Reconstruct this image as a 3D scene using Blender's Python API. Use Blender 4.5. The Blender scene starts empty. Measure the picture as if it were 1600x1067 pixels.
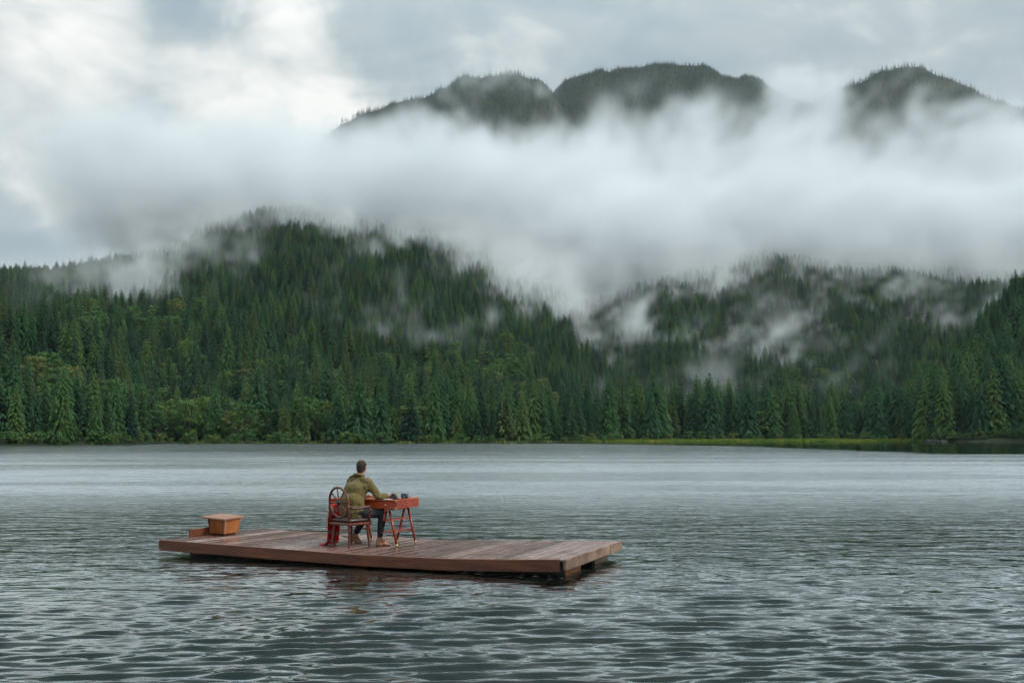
import bpy, bmesh, math, random
import numpy as np
from mathutils import Vector, Matrix, Euler

R = math.radians
sc = bpy.context.scene
COL = sc.collection
rng = np.random.default_rng(7)
random.seed(7)

# ------------------------------------------------------------------ camera
cam_data = bpy.data.cameras.new('camera')
cam_data.sensor_width = 36.0
cam_data.lens = 35.0
cam_data.clip_start = 0.1
cam_data.clip_end = 20000
cam = bpy.data.objects.new('camera', cam_data)
COL.objects.link(cam)
CAM_Z = 2.02
cam.location = (0, 0, CAM_Z)
cam.rotation_euler = (R(90 + 5.4165), 0, 0)
sc.camera = cam

# ------------------------------------------------------------------ world: overcast sky
SUN_EL, SUN_AZ = 38.0, 102.0          # azimuth clockwise from +Y (the view direction)
world = bpy.data.worlds.new('World')
sc.world = world
world.use_nodes = True
nt = world.node_tree
for n in list(nt.nodes):
    nt.nodes.remove(n)


class NB:
    """tiny node-building helper"""
    def __init__(self, tree):
        self.t = tree

    def n(self, typ, inputs=None, **props):
        node = self.t.nodes.new(typ)
        for k, v in props.items():
            setattr(node, k, v)
        for k, v in (inputs or {}).items():
            s = node.inputs[k]
            if isinstance(v, bpy.types.NodeSocket):
                self.t.links.new(v, s)
            else:
                s.default_value = v
        return node

    def math(self, op, a, b=0.0, c=None, clamp=False):
        d = {0: a, 1: b}
        if c is not None:
            d[2] = c
        return self.n('ShaderNodeMath', d, operation=op, use_clamp=clamp).outputs[0]

    def ss(self, v, lo, hi, to0=0.0, to1=1.0):
        m = self.n('ShaderNodeMapRange', {0: v, 1: lo, 2: hi, 3: to0, 4: to1}, interpolation_type='SMOOTHSTEP')
        return m.outputs[0]

    def noise(self, vec, scale, detail=4.0, rough=0.5, dist=0.0):
        m = self.n('ShaderNodeTexNoise', {'Vector': vec, 'Scale': scale, 'Detail': detail, 'Roughness': rough, 'Distortion': dist})
        return m.outputs['Fac']

    def ramp(self, fac, stops, interp='LINEAR'):
        m = self.n('ShaderNodeValToRGB', {0: fac})
        cr = m.color_ramp
        cr.interpolation = interp
        while len(cr.elements) < len(stops):
            cr.elements.new(0.5)
        for e, (p, c) in zip(cr.elements, stops):
            e.position = p
            e.color = (*c, 1.0)
        return m.outputs[0]

    def mix(self, fac, a, b, blend='MIX'):
        m = self.n('ShaderNodeMix', data_type='RGBA', blend_type=blend)
        for k, v in ((0, fac), (6, a), (7, b)):
            s = m.inputs[k]
            if isinstance(v, bpy.types.NodeSocket):
                self.t.links.new(v, s)
            else:
                s.default_value = (*v, 1.0) if isinstance(v, tuple) and len(v) == 3 else v
        return m.outputs[2]

    def link(self, a, b):
        self.t.links.new(a, b)


b = NB(nt)
tc = b.n('ShaderNodeTexCoord').outputs['Generated']
sky = b.n('ShaderNodeTexSky', sky_type='NISHITA', sun_disc=False, sun_elevation=R(SUN_EL), sun_rotation=R(SUN_AZ), dust_density=2.0)
mp = b.n('ShaderNodeMapping', {0: tc, 1: (3.1, 0.4, 5.2), 3: (1.0, 1.0, 1.9)}).outputs[0]
n1 = b.noise(mp, 2.6, 6, 0.52, 0.35)
n2 = b.noise(mp, 7.5, 5, 0.55, 0.5)
sep = b.n('ShaderNodeSeparateXYZ', {0: tc})
cl = b.math('ADD', b.math('MULTIPLY', b.math('SUBTRACT', n1, 0.5), 0.66), b.math('MULTIPLY_ADD', b.math('SUBTRACT', n2, 0.5), 0.52, 0.51))
# brighter breaks in the cover, torn by the noise
nv = b.n('ShaderNodeTexNoise', {'Vector': tc, 'Scale': 6.0, 'Detail': 5.0, 'Roughness': 0.6}).outputs['Color']
tw = b.n('ShaderNodeVectorMath', {0: tc, 1: b.n('ShaderNodeVectorMath', {0: b.n('ShaderNodeVectorMath', {0: nv, 1: (0.5, 0.5, 0.5)}, operation='SUBTRACT').outputs[0], 3: 0.30}, operation='SCALE').outputs[0]}, operation='ADD').outputs[0]
tw = b.n('ShaderNodeVectorMath', {0: tw}, operation='NORMALIZE').outputs[0]


def lobe(direction, sharp):
    d = Vector(direction).normalized()
    dp = b.n('ShaderNodeVectorMath', {0: tw, 1: tuple(d)}, operation='DOT_PRODUCT').outputs['Value']
    return b.ss(dp, 1 - sharp, 1 - sharp * 0.05)


brk = b.math('ADD', lobe((-0.475, 1, 0.375), 0.014), b.math('MULTIPLY', lobe((-0.225, 1, 0.385), 0.008), 0.8), clamp=True)
fac = b.math('ADD', cl, b.math('MULTIPLY', brk, 0.215))
cloud_col = b.ramp(fac, [(0.28, (2.75, 3.6, 4.2)), (0.46, (3.6, 4.42, 4.88)), (0.58, (4.7, 5.4, 5.6)), (0.76, (9.6, 9.6, 9.2))])
# overcast luminance: the cover is thinner and brighter overhead than over the mountains
zen = b.ss(sep.outputs[2], 0.33, 0.75, 0.74, 1.85)
cloud_b = b.n('ShaderNodeVectorMath', {0: cloud_col, 3: zen}, operation='SCALE').outputs[0]
cover = b.ss(n1, 0.26, 0.40, 0.72, 0.97)
mixc = b.mix(cover, sky.outputs[0], cloud_b)
bg = b.n('ShaderNodeBackground', {0: mixc, 1: 0.1})
b.link(bg.outputs[0], b.n('ShaderNodeOutputWorld').inputs[0])
world.cycles.sampling_method = 'MANUAL'
world.cycles.sample_map_resolution = 256

# ------------------------------------------------------------------ sun (veiled)
sun_data = bpy.data.lights.new('sun', 'SUN')
sun_data.energy = 1.5
sun_data.angle = R(14)
sun_data.color = (1.0, 0.95, 0.88)
sun = bpy.data.objects.new('sun', sun_data)
COL.objects.link(sun)
sdir = Vector((math.sin(R(SUN_AZ)) * math.cos(R(SUN_EL)), math.cos(R(SUN_AZ)) * math.cos(R(SUN_EL)), math.sin(R(SUN_EL))))
sun.rotation_euler = (-sdir).to_track_quat('-Z', 'Y').to_euler()

vs = sc.view_settings
vs.view_transform = 'Standard'
vs.look = 'None'
vs.exposure = 0.52
vs.gamma = 1.0
vs.use_curve_mapping = False
cy = sc.cycles
cy.use_denoising = True
cy.use_adaptive_sampling = True
cy.adaptive_threshold = 0.03
cy.max_bounces = 10
cy.diffuse_bounces = 2
cy.glossy_bounces = 3
cy.transmission_bounces = 4
cy.volume_bounces = 5
cy.transparent_max_bounces = 8
cy.volume_step_rate = 1.0
cy.volume_max_steps = 256
cy.sample_clamp_indirect = 4.0
cy.caustics_reflective = False
cy.caustics_refractive = False


# ------------------------------------------------------------------ helpers
def tag(o, label=None, cat=None, group=None, kind=None):
    if label:
        o['label'] = label
    if cat:
        o['category'] = cat
    if group:
        o['group'] = group
    if kind:
        o['kind'] = kind
    return o


def link(name, data, parent=None):
    o = bpy.data.objects.new(name, data)
    COL.objects.link(o)
    if parent is not None:
        o.parent = parent
    return o


def empty(name, loc=(0, 0, 0), rz=0.0):
    o = bpy.data.objects.new(name, None)
    o.empty_display_size = 0.2
    COL.objects.link(o)
    o.location = loc
    o.rotation_euler = (0, 0, rz)
    return o


def mesh_np(name, V, F, mats=(), smooth=False, midx=None):
    me = bpy.data.meshes.new(name)
    me.from_pydata([tuple(v) for v in V] if not isinstance(V, np.ndarray) else V.tolist(), [], F if not isinstance(F, np.ndarray) else F.tolist())
    for m in mats:
        me.materials.append(m)
    if smooth:
        me.polygons.foreach_set('use_smooth', [True] * len(me.polygons))
    if midx is not None:
        me.polygons.foreach_set('material_index', midx)
    me.update()
    return me


def new_mat(name):
    m = bpy.data.materials.new(name)
    m.use_nodes = True
    m.node_tree.nodes.clear()
    return m, NB(m.node_tree)


def finish(bb, bsdf, vol=None):
    out = bb.n('ShaderNodeOutputMaterial')
    if bsdf is not None:
        bb.link(bsdf, out.inputs[0])
    if vol is not None:
        bb.link(vol, out.inputs[1])


def principled(bb, color, rough=0.6, spec=0.5, normal=None, **kw):
    d = {'Base Color': color if not isinstance(color, tuple) else (*color, 1.0), 'Roughness': rough, 'Specular IOR Level': spec}
    if normal is not None:
        d['Normal'] = normal
    d.update(kw)
    return bb.n('ShaderNodeBsdfPrincipled', d).outputs[0]


def smooth01(t):
    t = np.clip(t, 0, 1)
    return t * t * (3 - 2 * t)


def vnoise(x, y, seed=0):
    """smooth value noise on arrays, range -1..1"""
    xi = np.floor(x).astype(np.int64)
    yi = np.floor(y).astype(np.int64)
    fx = smooth01(x - xi)
    fy = smooth01(y - yi)

    def h(a, c):
        n = (a * 374761393 + c * 668265263 + seed * 974634777) & 0xffffffff
        n = ((n ^ (n >> 13)) * 1274126177) & 0xffffffff
        return ((n ^ (n >> 16)) & 0xffff) / 32767.5 - 1.0
    return (h(xi, yi) * (1 - fx) + h(xi + 1, yi) * fx) * (1 - fy) + (h(xi, yi + 1) * (1 - fx) + h(xi + 1, yi + 1) * fx) * fy


def fbm(x, y, octv=4, seed=0):
    s, a, t = 0, 1.0, 0
    for k in range(octv):
        s = s + a * vnoise(x * 2 ** k, y * 2 ** k, seed + k)
        t += a
        a *= 0.5
    return s / t


# ------------------------------------------------------------------ terrain around the lake
# profiles along bearings a = X / Y seen from the dock (table: bearing, value)
def table(pts):
    xs = np.array([p[0] for p in pts])
    ys = np.array([p[1] for p in pts])
    return lambda a: np.interp(a, xs, ys)


SP, CP = math.sin(R(5.4165)), math.cos(R(5.4165))


def rise(t):
    """slope (height over distance) of a skyline point measured on the level picture plane of the tilted lens"""
    q = t - 0.09482
    return (SP + q * CP) / (CP - q * SP)


shore_dist = table([(-1.2, 150), (-0.8, 185), (-0.55, 212), (-0.46, 222), (-0.40, 232), (-0.36, 262), (-0.28, 268), (-0.15, 280), (0.0, 290), (0.1, 325), (0.2, 342), (0.32, 350), (0.40, 352), (0.43, 335), (0.52, 325), (0.8, 300), (1.2, 230)])
crest_dist = table([(-1.2, 700), (-0.7, 820), (-0.5, 900), (-0.3, 980), (-0.15, 1010), (0.0, 1080), (0.08, 1230), (0.15, 1180), (0.25, 1120), (0.4, 1100), (0.6, 1050), (1.2, 800)])
crest_tan = table([(-1.2, 0.15), (-0.7, 0.155), (-0.57, 0.156), (-0.514, 0.160), (-0.45, 0.166), (-0.386, 0.176), (-0.32, 0.202), (-0.26, 0.214), (-0.225, 0.217), (-0.16, 0.212), (-0.1, 0.198), (-0.03, 0.184), (0.03, 0.158), (0.077, 0.140), (0.13, 0.155), (0.19, 0.170), (0.26, 0.174), (0.38, 0.168), (0.45, 0.160), (0.52, 0.156), (0.7, 0.15), (1.2, 0.15)])
flat_frac = table([(-1.2, 0.03), (-0.45, 0.03), (-0.33, 0.07), (-0.1, 0.08), (0.05, 0.14), (0.2, 0.2), (0.4, 0.2), (0.6, 0.1), (1.2, 0.05)])


def ground_z(X, Y):
    Yc = np.maximum(Y, 1.0)
    a = np.clip(X / Yc, -1.2, 1.2)
    d = Yc
    d0 = shore_dist(a) + 7 * vnoise(a * 42, a * 0 + 3.3, 5) + 3 * vnoise(a * 130, a * 0 + 1.3, 6)
    d1 = crest_dist(a)
    zc = rise(crest_tan(a)) * d1
    s = (d - d0) / (d1 - d0)
    fl = flat_frac(a)
    t = np.clip((s - fl) / (1 - fl), 0, 1)
    g = t ** 1.12 * (1 + 0.10 * np.sin(t * math.pi))
    z = zc * g + np.clip(s, 0, fl) * (d1 - d0) * 0.012
    z = z + np.where(s > 1, -(d - d1) * 0.12, 0)
    # gullies and ribs on the slope
    rough = smooth01(t * 3)
    z = z + rough * (12 * fbm(X / 170, Y / 230, 4, 11) + 7 * np.sin(a * 55 + 2 * vnoise(X / 120, Y / 150, 3)) * smooth01(t * 2) * (1 - t))
    # spurs reaching the water at both sides
    z = z + 20 * np.exp(-((d - d0 - 75) / 33) ** 2) * smooth01((-a - 0.34) / 0.14)
    z = z + 62 * np.exp(-((d - d0 - 165) / 85) ** 2) * smooth01((a - 0.37) / 0.17)
    bank = 0.35 * smooth01((d - d0) / 6.0)
    z = np.where(d < d0, np.maximum(-3.0, (d - d0) * 0.15), z + bank)
    return z


GROUND, bb = new_mat('forest_floor')
co = bb.n('ShaderNodeNewGeometry').outputs['Position']
nn = bb.noise(co, 0.02, 6, 0.6)
n3 = bb.noise(co, 0.5, 4, 0.6)
cc = bb.ramp(bb.math('ADD', bb.math('MULTIPLY', nn, 0.6), bb.math('MULTIPLY', n3, 0.4)), [(0.35, (0.018, 0.024, 0.012)), (0.55, (0.032, 0.045, 0.018)), (0.7, (0.05, 0.055, 0.025))])
finish(bb, principled(bb, cc, 0.9, 0.2))


def polar_sheet(name, a0, a1, na, dists, zfun, mat, label_kind='structure'):
    A = np.linspace(a0, a1, na)
    AA, DD = np.meshgrid(A, dists, indexing='ij')
    X, Y = AA * DD, DD
    Z = zfun(X, Y)
    V = np.stack([X, Y, Z], -1).reshape(-1, 3)
    nd = len(dists)
    i = np.arange(na - 1)[:, None] * nd + np.arange(nd - 1)[None, :]
    F = np.stack([i, i + nd, i + nd + 1, i + 1], -1).reshape(-1, 4)
    o = link(name, mesh_np(name, V, F, [mat], True))
    tag(o, kind=label_kind)
    return o


dd = np.concatenate([np.linspace(140, 400, 105), np.linspace(405, 1300, 110), np.linspace(1330, 2300, 12)])
HILL = polar_sheet('hillside', -1.15, 1.15, 420, dd, ground_z, GROUND)

# far mountain: three ridges that rise out of the cloud
def ridge(crest_pts, d1, d0, seed):
    ct = table(crest_pts)

    def zf(X, Y):
        a = X / np.maximum(Y, 1)
        zc = ct(a) * d1 * (1 + 0.014 * vnoise(a * 36, a * 0 + 2, seed) + 0.006 * vnoise(a * 120, a * 0 + 5, seed + 1))
        s = (Y - d0) / (d1 - d0)
        g = np.clip(s, 0, 1)
        g = g ** 0.85
        z = zc * g + smooth01(s * 3) * np.clip((1.02 - s) * 6, 0, 1) * 95 * fbm(X / 130, Y / 420, 4, seed)
        z = np.where(s > 1, zc - (Y - d1) * 0.35 - ((Y - d1) / 300) ** 2 * 20, z)
        return z
    return zf


def crest(lst):
    """crest table given as (bearing in thousandths, rise in thousandths)"""
    return [(p / 1000.0 / (CP - (q / 1000.0 - 0.0948) * SP), rise(q / 1000.0)) for p, q in lst]


RIDGES = [
    (crest([(-420, 150), (-300, 190), (-215, 262), (-195, 292), (-178, 311), (-153, 326), (-127, 332), (-96, 336), (-71, 350), (-39, 358), (0, 362), (32, 356), (46, 340), (80, 320), (150, 250), (260, 190)]), 2500, 1500, 21),
    (crest([(-60, 230), (0, 300), (38, 342), (52, 356), (77, 364), (116, 371), (160, 372), (193, 366), (232, 356), (270, 345), (302, 335), (350, 300), (420, 240)]), 2950, 1750, 33),
    (crest([(190, 230), (260, 300), (300, 330), (333, 354), (353, 362), (386, 369), (411, 369), (450, 356), (482, 341), (514, 325), (578, 292), (700, 220)]), 2250, 1450, 47),
]
RIDGE_Z = []
for i, (cp, d1, d0, sd) in enumerate(RIDGES):
    zf = ridge(cp, d1, d0, sd)
    RIDGE_Z.append(zf)
    polar_sheet('mountain_ridge', cp[0][0], cp[-1][0], 170, np.concatenate([np.linspace(d0, d1, 60), np.linspace(d1 + 15, d1 + 500, 14)]), zf, GROUND)

# ------------------------------------------------------------------ foliage materials
def leaf_mat(name, stops, rough=0.75, nvar=0.25):
    m, bb = new_mat(name)
    oi = bb.n('ShaderNodeObjectInfo').outputs['Random']
    at = bb.n('ShaderNodeAttribute', attribute_name='tone', attribute_type='GEOMETRY').outputs['Fac']
    fac = bb.math('ADD', bb.math('MULTIPLY', oi, 1 - nvar), bb.math('MULTIPLY', at, nvar), clamp=True)
    col = bb.ramp(fac, stops)
    p = principled(bb, col, rough, 0.25)
    tr = bb.n('ShaderNodeBsdfTranslucent', {0: col}).outputs[0]
    mx = bb.n('ShaderNodeMixShader', {0: 0.22, 1: p, 2: tr}).outputs[0]
    finish(bb, mx)
    return m


FIR = leaf_mat('fir_needles', [(0.03, (0.020, 0.059, 0.042)), (0.30, (0.037, 0.099, 0.054)), (0.60, (0.068, 0.145, 0.057)), (0.84, (0.121, 0.191, 0.055)), (0.97, (0.185, 0.173, 0.074))])
CEDAR = leaf_mat('cedar_sprays', [(0.05, (0.034, 0.105, 0.052)), (0.45, (0.064, 0.161, 0.057)), (0.8, (0.113, 0.209, 0.057)), (0.97, (0.166, 0.216, 0.062))])
BROAD = leaf_mat('broad_leaves', [(0.05, (0.042, 0.112, 0.034)), (0.4, (0.070, 0.155, 0.038)), (0.75, (0.118, 0.180, 0.042)), (0.97, (0.17, 0.17, 0.05))])
BARK, bb = new_mat('bark')
pos = bb.n('ShaderNodeTexCoord').outputs['Object']
cc = bb.ramp(bb.noise(pos, 3.0, 4, 0.6), [(0.3, (0.035, 0.028, 0.022)), (0.7, (0.11, 0.09, 0.075))])
finish(bb, principled(bb, cc, 0.9, 0.2))
SNAG, bb = new_mat('dead_wood')
pos = bb.n('ShaderNodeTexCoord').outputs['Object']
cc = bb.ramp(bb.noise(pos, 2.0, 4, 0.6), [(0.3, (0.07, 0.065, 0.06)), (0.7, (0.17, 0.16, 0.15))])
finish(bb, principled(bb, cc, 0.9, 0.2))


def tube(V, F, p0, p1, r0, r1, n=6):
    p0, p1 = Vector(p0), Vector(p1)
    ax = (p1 - p0).normalized()
    s = ax.orthogonal().normalized()
    t = ax.cross(s)
    k = len(V)
    for p, r in ((p0, r0), (p1, r1)):
        for i in range(n):
            an = 2 * math.pi * i / n
            V.append(tuple(p + (s * math.cos(an) + t * math.sin(an)) * r))
    for i in range(n):
        j = (i + 1) % n
        F.append((k + i, k + j, k + n + j, k + n + i))
    F.append(tuple(k + n + i for i in range(n)))


def conifer_mesh(seed, H, rad, lo, droop, whorls, per, kind, sub=4):
    """crown of a conifer: whorls of drooping sprays, each a jagged fan of small faces. returns V, F, tone"""
    r = random.Random(seed)
    V, F, T = [], [], []
    lean = (r.uniform(-0.02, 0.02), r.uniform(-0.02, 0.02))
    for w in range(whorls):
        f = (w + r.uniform(-0.3, 0.3)) / whorls
        f = min(max(f, 0), 0.985)
        z = H * (lo + (1 - lo) * f)
        prof = (1 - f) ** (0.85 if kind == 'fir' else 0.62)
        if f < 0.12:
            prof *= 0.72 + 2.3 * f
        L0 = rad * prof
        nb = max(3, int(per * (0.45 + 0.55 * (1 - f)) + r.uniform(-0.5, 0.5)))
        off = r.uniform(0, 6.28)
        for i in range(nb):
            if r.random() < 0.07:
                continue
            an = off + 6.283 * i / nb + r.uniform(-0.3, 0.3)
            L = L0 * r.uniform(0.62, 1.18) + 0.12
            tone = min(1, max(0, r.gauss(0.5, 0.22)))
            up = 0.28 * f if kind == 'fir' else 0.1
            dirx, diry = math.cos(an), math.sin(an)
            px, py = -diry, dirx
            zz = z + r.uniform(-0.15, 0.15) * H / whorls
            cx, cy2 = lean[0] * zz, lean[1] * zz
            wd = (0.25 if kind == 'fir' else 0.26) * L + 0.10

            def P(t, side, dz=0.0):
                zt = zz + L * (up * t - droop * t * t) + dz
                return (cx + dirx * L * t + px * side, cy2 + diry * L * t + py * side, zt)
            # side sprays alternating left and right, hanging a little
            for k in range(sub):
                t0 = 0.08 + 0.8 * k / sub
                t1 = t0 + 0.62 / sub + 0.1
                tt = min(1.06, t1 + r.uniform(0.12, 0.26))
                for sgn in (-1, 1):
                    ws = wd * (1.12 - 0.8 * t0) * r.uniform(0.6, 1.15)
                    b0 = len(V)
                    V.extend([P(t0, 0), P(t1, sgn * ws * 0.45, -0.02 * L), P(tt, sgn * ws, -0.10 * L - r.uniform(0, 0.10) * L), P(min(t1 + 0.1, 1.0), 0, -0.01 * L)])
                    F.append((b0, b0 + 1, b0 + 2))
                    F.append((b0, b0 + 2, b0 + 3))
                    T += [tone] * 4
            b0 = len(V)
            V.extend([P(0.7, -0.10 * wd), P(0.7, 0.10 * wd), P(1.12, 0)])
            F.append((b0, b0 + 1, b0 + 2))
            T += [tone] * 3
    # leader
    b0 = len(V)
    V.extend([(-0.12, 0, H * 0.94), (0.12, 0, H * 0.94), (lean[0] * H, lean[1] * H, H * 1.02), (0, -0.12, H * 0.94), (0, 0.12, H * 0.94)])
    F.extend([(b0, b0 + 1, b0 + 2), (b0 + 3, b0 + 4, b0 + 2)])
    T += [0.5] * 5
    return V, F, T


def trunk_mesh(H, r0, n=7, top=0.93):
    V, F = [], []
    zs = [-1.0, H * 0.25, H * 0.6, H * top]
    rs = [r0 * 1.25, r0 * 0.85, r0 * 0.5, r0 * 0.1]
    for k in range(3):
        tube(V, F, (0, 0, zs[k]), (0, 0, zs[k + 1]), rs[k], rs[k + 1], n)
    return V, F


def broadleaf_mesh(seed, H, rad, nclump, nleaf, lsize):
    """crown of leaf faces clustered in clumps along limbs; limbs returned separately"""
    r = random.Random(seed)
    V, F, T = [], [], []
    LV, LF = [], []
    tube(LV, LF, (0, 0, -0.6), (0.05 * rad, 0, H * 0.45), 0.035 * H, 0.02 * H, 7)
    for c in range(nclump):
        an = r.uniform(0, 6.283)
        h = r.uniform(0.22, 0.97)
        env = math.sin(math.pi * min(1, max(0.02, (h - 0.08) / 0.98)) ** 0.8) ** 0.6
        rr = rad * env * math.sqrt(r.uniform(0.15, 1.0))
        c0 = Vector((rr * math.cos(an), rr * math.sin(an), H * h))
        cr = rad * r.uniform(0.20, 0.36)
        if c % 3 == 0:
            tube(LV, LF, (0.03 * rad, 0, H * min(0.45, h * 0.6)), tuple(c0 * 0.95), 0.012 * H, 0.003 * H, 5)
        tone = min(1, max(0, r.gauss(0.5, 0.25)))
        for k in range(nleaf):
            d = Vector((r.gauss(0, 1), r.gauss(0, 1), r.gauss(0, 0.75)))
            d.normalize()
            p = c0 + Vector((d.x * cr, d.y * cr, d.z * cr * 0.7)) * r.uniform(0.55, 1.0)
            nrm = (d + Vector((r.uniform(-.7, .7), r.uniform(-.7, .7), r.uniform(-.2, .9)))).normalized()
            s = nrm.orthogonal().normalized()
            t = nrm.cross(s)
            a2 = r.uniform(0, 6.28)
            s, t = s * math.cos(a2) + t * math.sin(a2), t * math.cos(a2) - s * math.sin(a2)
            ls = lsize * r.uniform(0.6, 1.3)
            b0 = len(V)
            V.extend([tuple(p - s * ls), tuple(p + t * ls * 0.55), tuple(p + s * ls), tuple(p - t * ls * 0.55)])
            F.append((b0, b0 + 1, b0 + 2, b0 + 3))
            T += [min(1, max(0, tone + r.uniform(-.15, .15)))] * 4
    return V, F, T, LV, LF


def with_tone(me, T):
    at = me.attributes.new('tone', 'FLOAT', 'POINT')
    at.data.foreach_set('value', T)
    return me


# species: name -> list of (crown mesh, trunk mesh, joined mesh, nominal height, crown radius)
SPEC = {}


def add_species(key, V, F, T, TV, TF, mat, tmat, H, rad):
    crown = with_tone(mesh_np(key + '_crown', V, F, [mat]), T)
    trunk = mesh_np(key + '_trunk', TV, TF, [tmat], True)
    nV = len(V)
    JV = list(V) + list(TV)
    JF = list(F) + [tuple(i + nV for i in f) for f in TF]
    J = with_tone(mesh_np(key + '_whole', JV, JF, [mat, tmat], midx=[0] * len(F) + [1] * len(TF)), T + [0.5] * len(TV))
    SPEC.setdefault(key, []).append((crown, trunk, J, H, rad))


for k in range(4):
    H, rd = 20.0, 3.1 + 0.35 * (k % 3)
    V, F, T = conifer_mesh(100 + k, H, rd, 0.07 + 0.05 * (k % 2), 0.30, 34, 11, 'fir', 5)
    TV, TF = trunk_mesh(H, 0.34)
    add_species('fir', V, F, T, TV, TF, FIR, BARK, H, rd)
for k in range(3):
    H, rd = 20.0, 3.5 + 0.4 * k
    V, F, T = conifer_mesh(200 + k, H, rd, 0.02, 0.50, 36, 13, 'cedar', 5)
    TV, TF = trunk_mesh(H, 0.36)
    add_species('cedar', V, F, T, TV, TF, CEDAR, BARK, H, rd)
for k in range(2):       # tall bare-stemmed fir: crown only in the upper half
    H, rd = 20.0, 2.3
    V, F, T = conifer_mesh(300 + k, H, rd, 0.42, 0.30, 19, 8, 'fir')
    TV, TF = trunk_mesh(H, 0.26)
    add_species('bare', V, F, T, TV, TF, FIR, BARK, H, rd)
for k in range(3):
    H, rd = 12.0, 4.4
    V, F, T, LV, LF = broadleaf_mesh(400 + k, H, rd, 46, 46, 0.34)
    add_species('broad', V, F, T, LV, LF, BROAD, BARK, H, rd)
for k in range(2):
    H, rd = 3.0, 2.2
    V, F, T, LV, LF = broadleaf_mesh(500 + k, H, rd, 22, 34, 0.22)
    add_species('bush', V, F, T, LV, LF, BROAD, BARK, H, rd)
for k in range(2):       # small far tree
    H, rd = 20.0, 3.0
    V, F, T = conifer_mesh(600 + k, H, rd, 0.05, 0.3, 12, 6, 'fir', 2)
    TV, TF = trunk_mesh(H, 0.3, 4)
    add_species('far', V, F, T, TV, TF, FIR, BARK, H, rd)

# ------------------------------------------------------------------ where trees stand
def jitter_grid(x0, x1, y0, y1, sp):
    nx, ny = int((x1 - x0) / sp), int((y1 - y0) / sp)
    gx, gy = np.meshgrid(np.arange(nx), np.arange(ny), indexing='ij')
    X = x0 + (gx + rng.uniform(-0.45, 0.45, gx.shape) + 0.5 * (gy % 2)) * sp
    Y = y0 + (gy + rng.uniform(-0.45, 0.45, gy.shape)) * sp
    return X.ravel(), Y.ravel()


X, Y = jitter_grid(-1000, 1100, 190, 1330, 5.7)
a = X / Y
d0 = shore_dist(a) + 7 * vnoise(a * 42, a * 0 + 3.3, 5) + 3 * vnoise(a * 130, a * 0 + 1.3, 6)
setback = table([(-1.2, 2), (-0.38, 2), (-0.33, 6), (-0.1, 5), (0.05, 7), (0.12, 14), (0.2, 18), (0.38, 20), (0.42, 3), (0.6, 2), (1.2, 2)])
keep = (np.abs(a) < 0.74) & (Y > d0 + setback(a)) & (Y < crest_dist(a) + 70)
dens = rng.random(len(X)) < np.where(Y - d0 < 60, 0.97, 0.70 + 0.16 * vnoise(X / 35, Y / 35, 15))
keep &= dens
X, Y, a, d0 = X[keep], Y[keep], a[keep], d0[keep]
Z = ground_z(X, Y)
N = len(X)
edge = Y - d0
# species by place: broadleaf patches low on the slope, cedar by the water, firs above
patch = fbm(X / 90, Y / 90, 3, 61)
rnd = rng.random(N)
sp = np.full(N, 'fir', dtype=object)
sp[(edge < 45) & (rnd < 0.55)] = 'cedar'
sp[(edge >= 45) & (rnd < 0.30)] = 'cedar'
lowmid = (a > -0.36) & (a < -0.08) & (edge > 8) & (edge < 170)
sp[lowmid & (patch > 0.05) & (rnd < 0.38)] = 'broad'
sp[(edge > 30) & (edge < 420) & (patch > 0.40) & (rnd < 0.35)] = 'broad'
sp[(edge < 22) & (rnd > 0.93)] = 'broad'
sp[(sp == 'fir') & (edge > 60) & (rnd > 0.93)] = 'bare'
hgt = np.where(edge < 30, rng.uniform(10, 20, N), rng.uniform(13, 27, N))
hgt = np.where((edge < 140) & (a < -0.36), rng.uniform(11, 18.5, N), hgt)
hgt = np.where((edge < 170) & (a > 0.40), rng.uniform(18, 30, N), hgt)
sp[(edge < 120) & (a > 0.40) & (rnd < 0.7)] = 'cedar'
hgt = np.where((edge < 80) & (a > 0.08) & (a <= 0.40), rng.uniform(12, 25, N), hgt)
hgt = np.where(edge > 120, rng.uniform(9.0, 17.5, N), hgt)
hgt = np.where(sp == 'broad', rng.uniform(7, 13, N), hgt)
hgt *= 1 + 0.12 * vnoise(X / 60, Y / 60, 77)
hgt = np.where((rng.random(N) < 0.03) & (sp == 'fir'), hgt * 1.25, hgt)

# how much of each tree shows from the lake: walk outwards, keep the skyline met so far
f_px = 1555.6
order = np.argsort(Y)
bins = np.full(1700, -1.0)
vis = np.zeros(N)
for i in order:
    cxp = int((a[i] + 0.546) / 1.092 * 1700)
    if cxp < 0 or cxp >= 1700:
        continue
    half = max(1, int(0.13 * hgt[i] / Y[i] * f_px * 0.8))
    lo_, hi_ = max(0, cxp - half), min(1700, cxp + half + 1)
    top = (Z[i] + hgt[i] - CAM_Z) / Y[i]
    base = (Z[i] - CAM_Z) / Y[i]
    c = bins[lo_:hi_].min() if hi_ > lo_ else 9
    vis[i] = max(0.0, top - max(base, c)) * f_px * half
    xs_ = np.abs(np.arange(lo_, hi_) - cxp) / (half + 0.5)
    bins[lo_:hi_] = np.maximum(bins[lo_:hi_], base + (top - base) * (1 - 0.8 * xs_) * 0.92)
inframe = np.abs(a) < 0.515
conif = np.isin(sp, ['fir', 'cedar', 'bare'])
score = np.where(inframe, vis, 0)
sel_c = np.argsort(-np.where(conif, score, 0))[:300]
sel_b = np.argsort(-np.where(sp == 'broad', score, 0))[:60]
sel_b = sel_b[score[sel_b] > 0]
single = np.zeros(N, bool)
single[sel_c] = True
single[sel_b] = True


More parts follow.
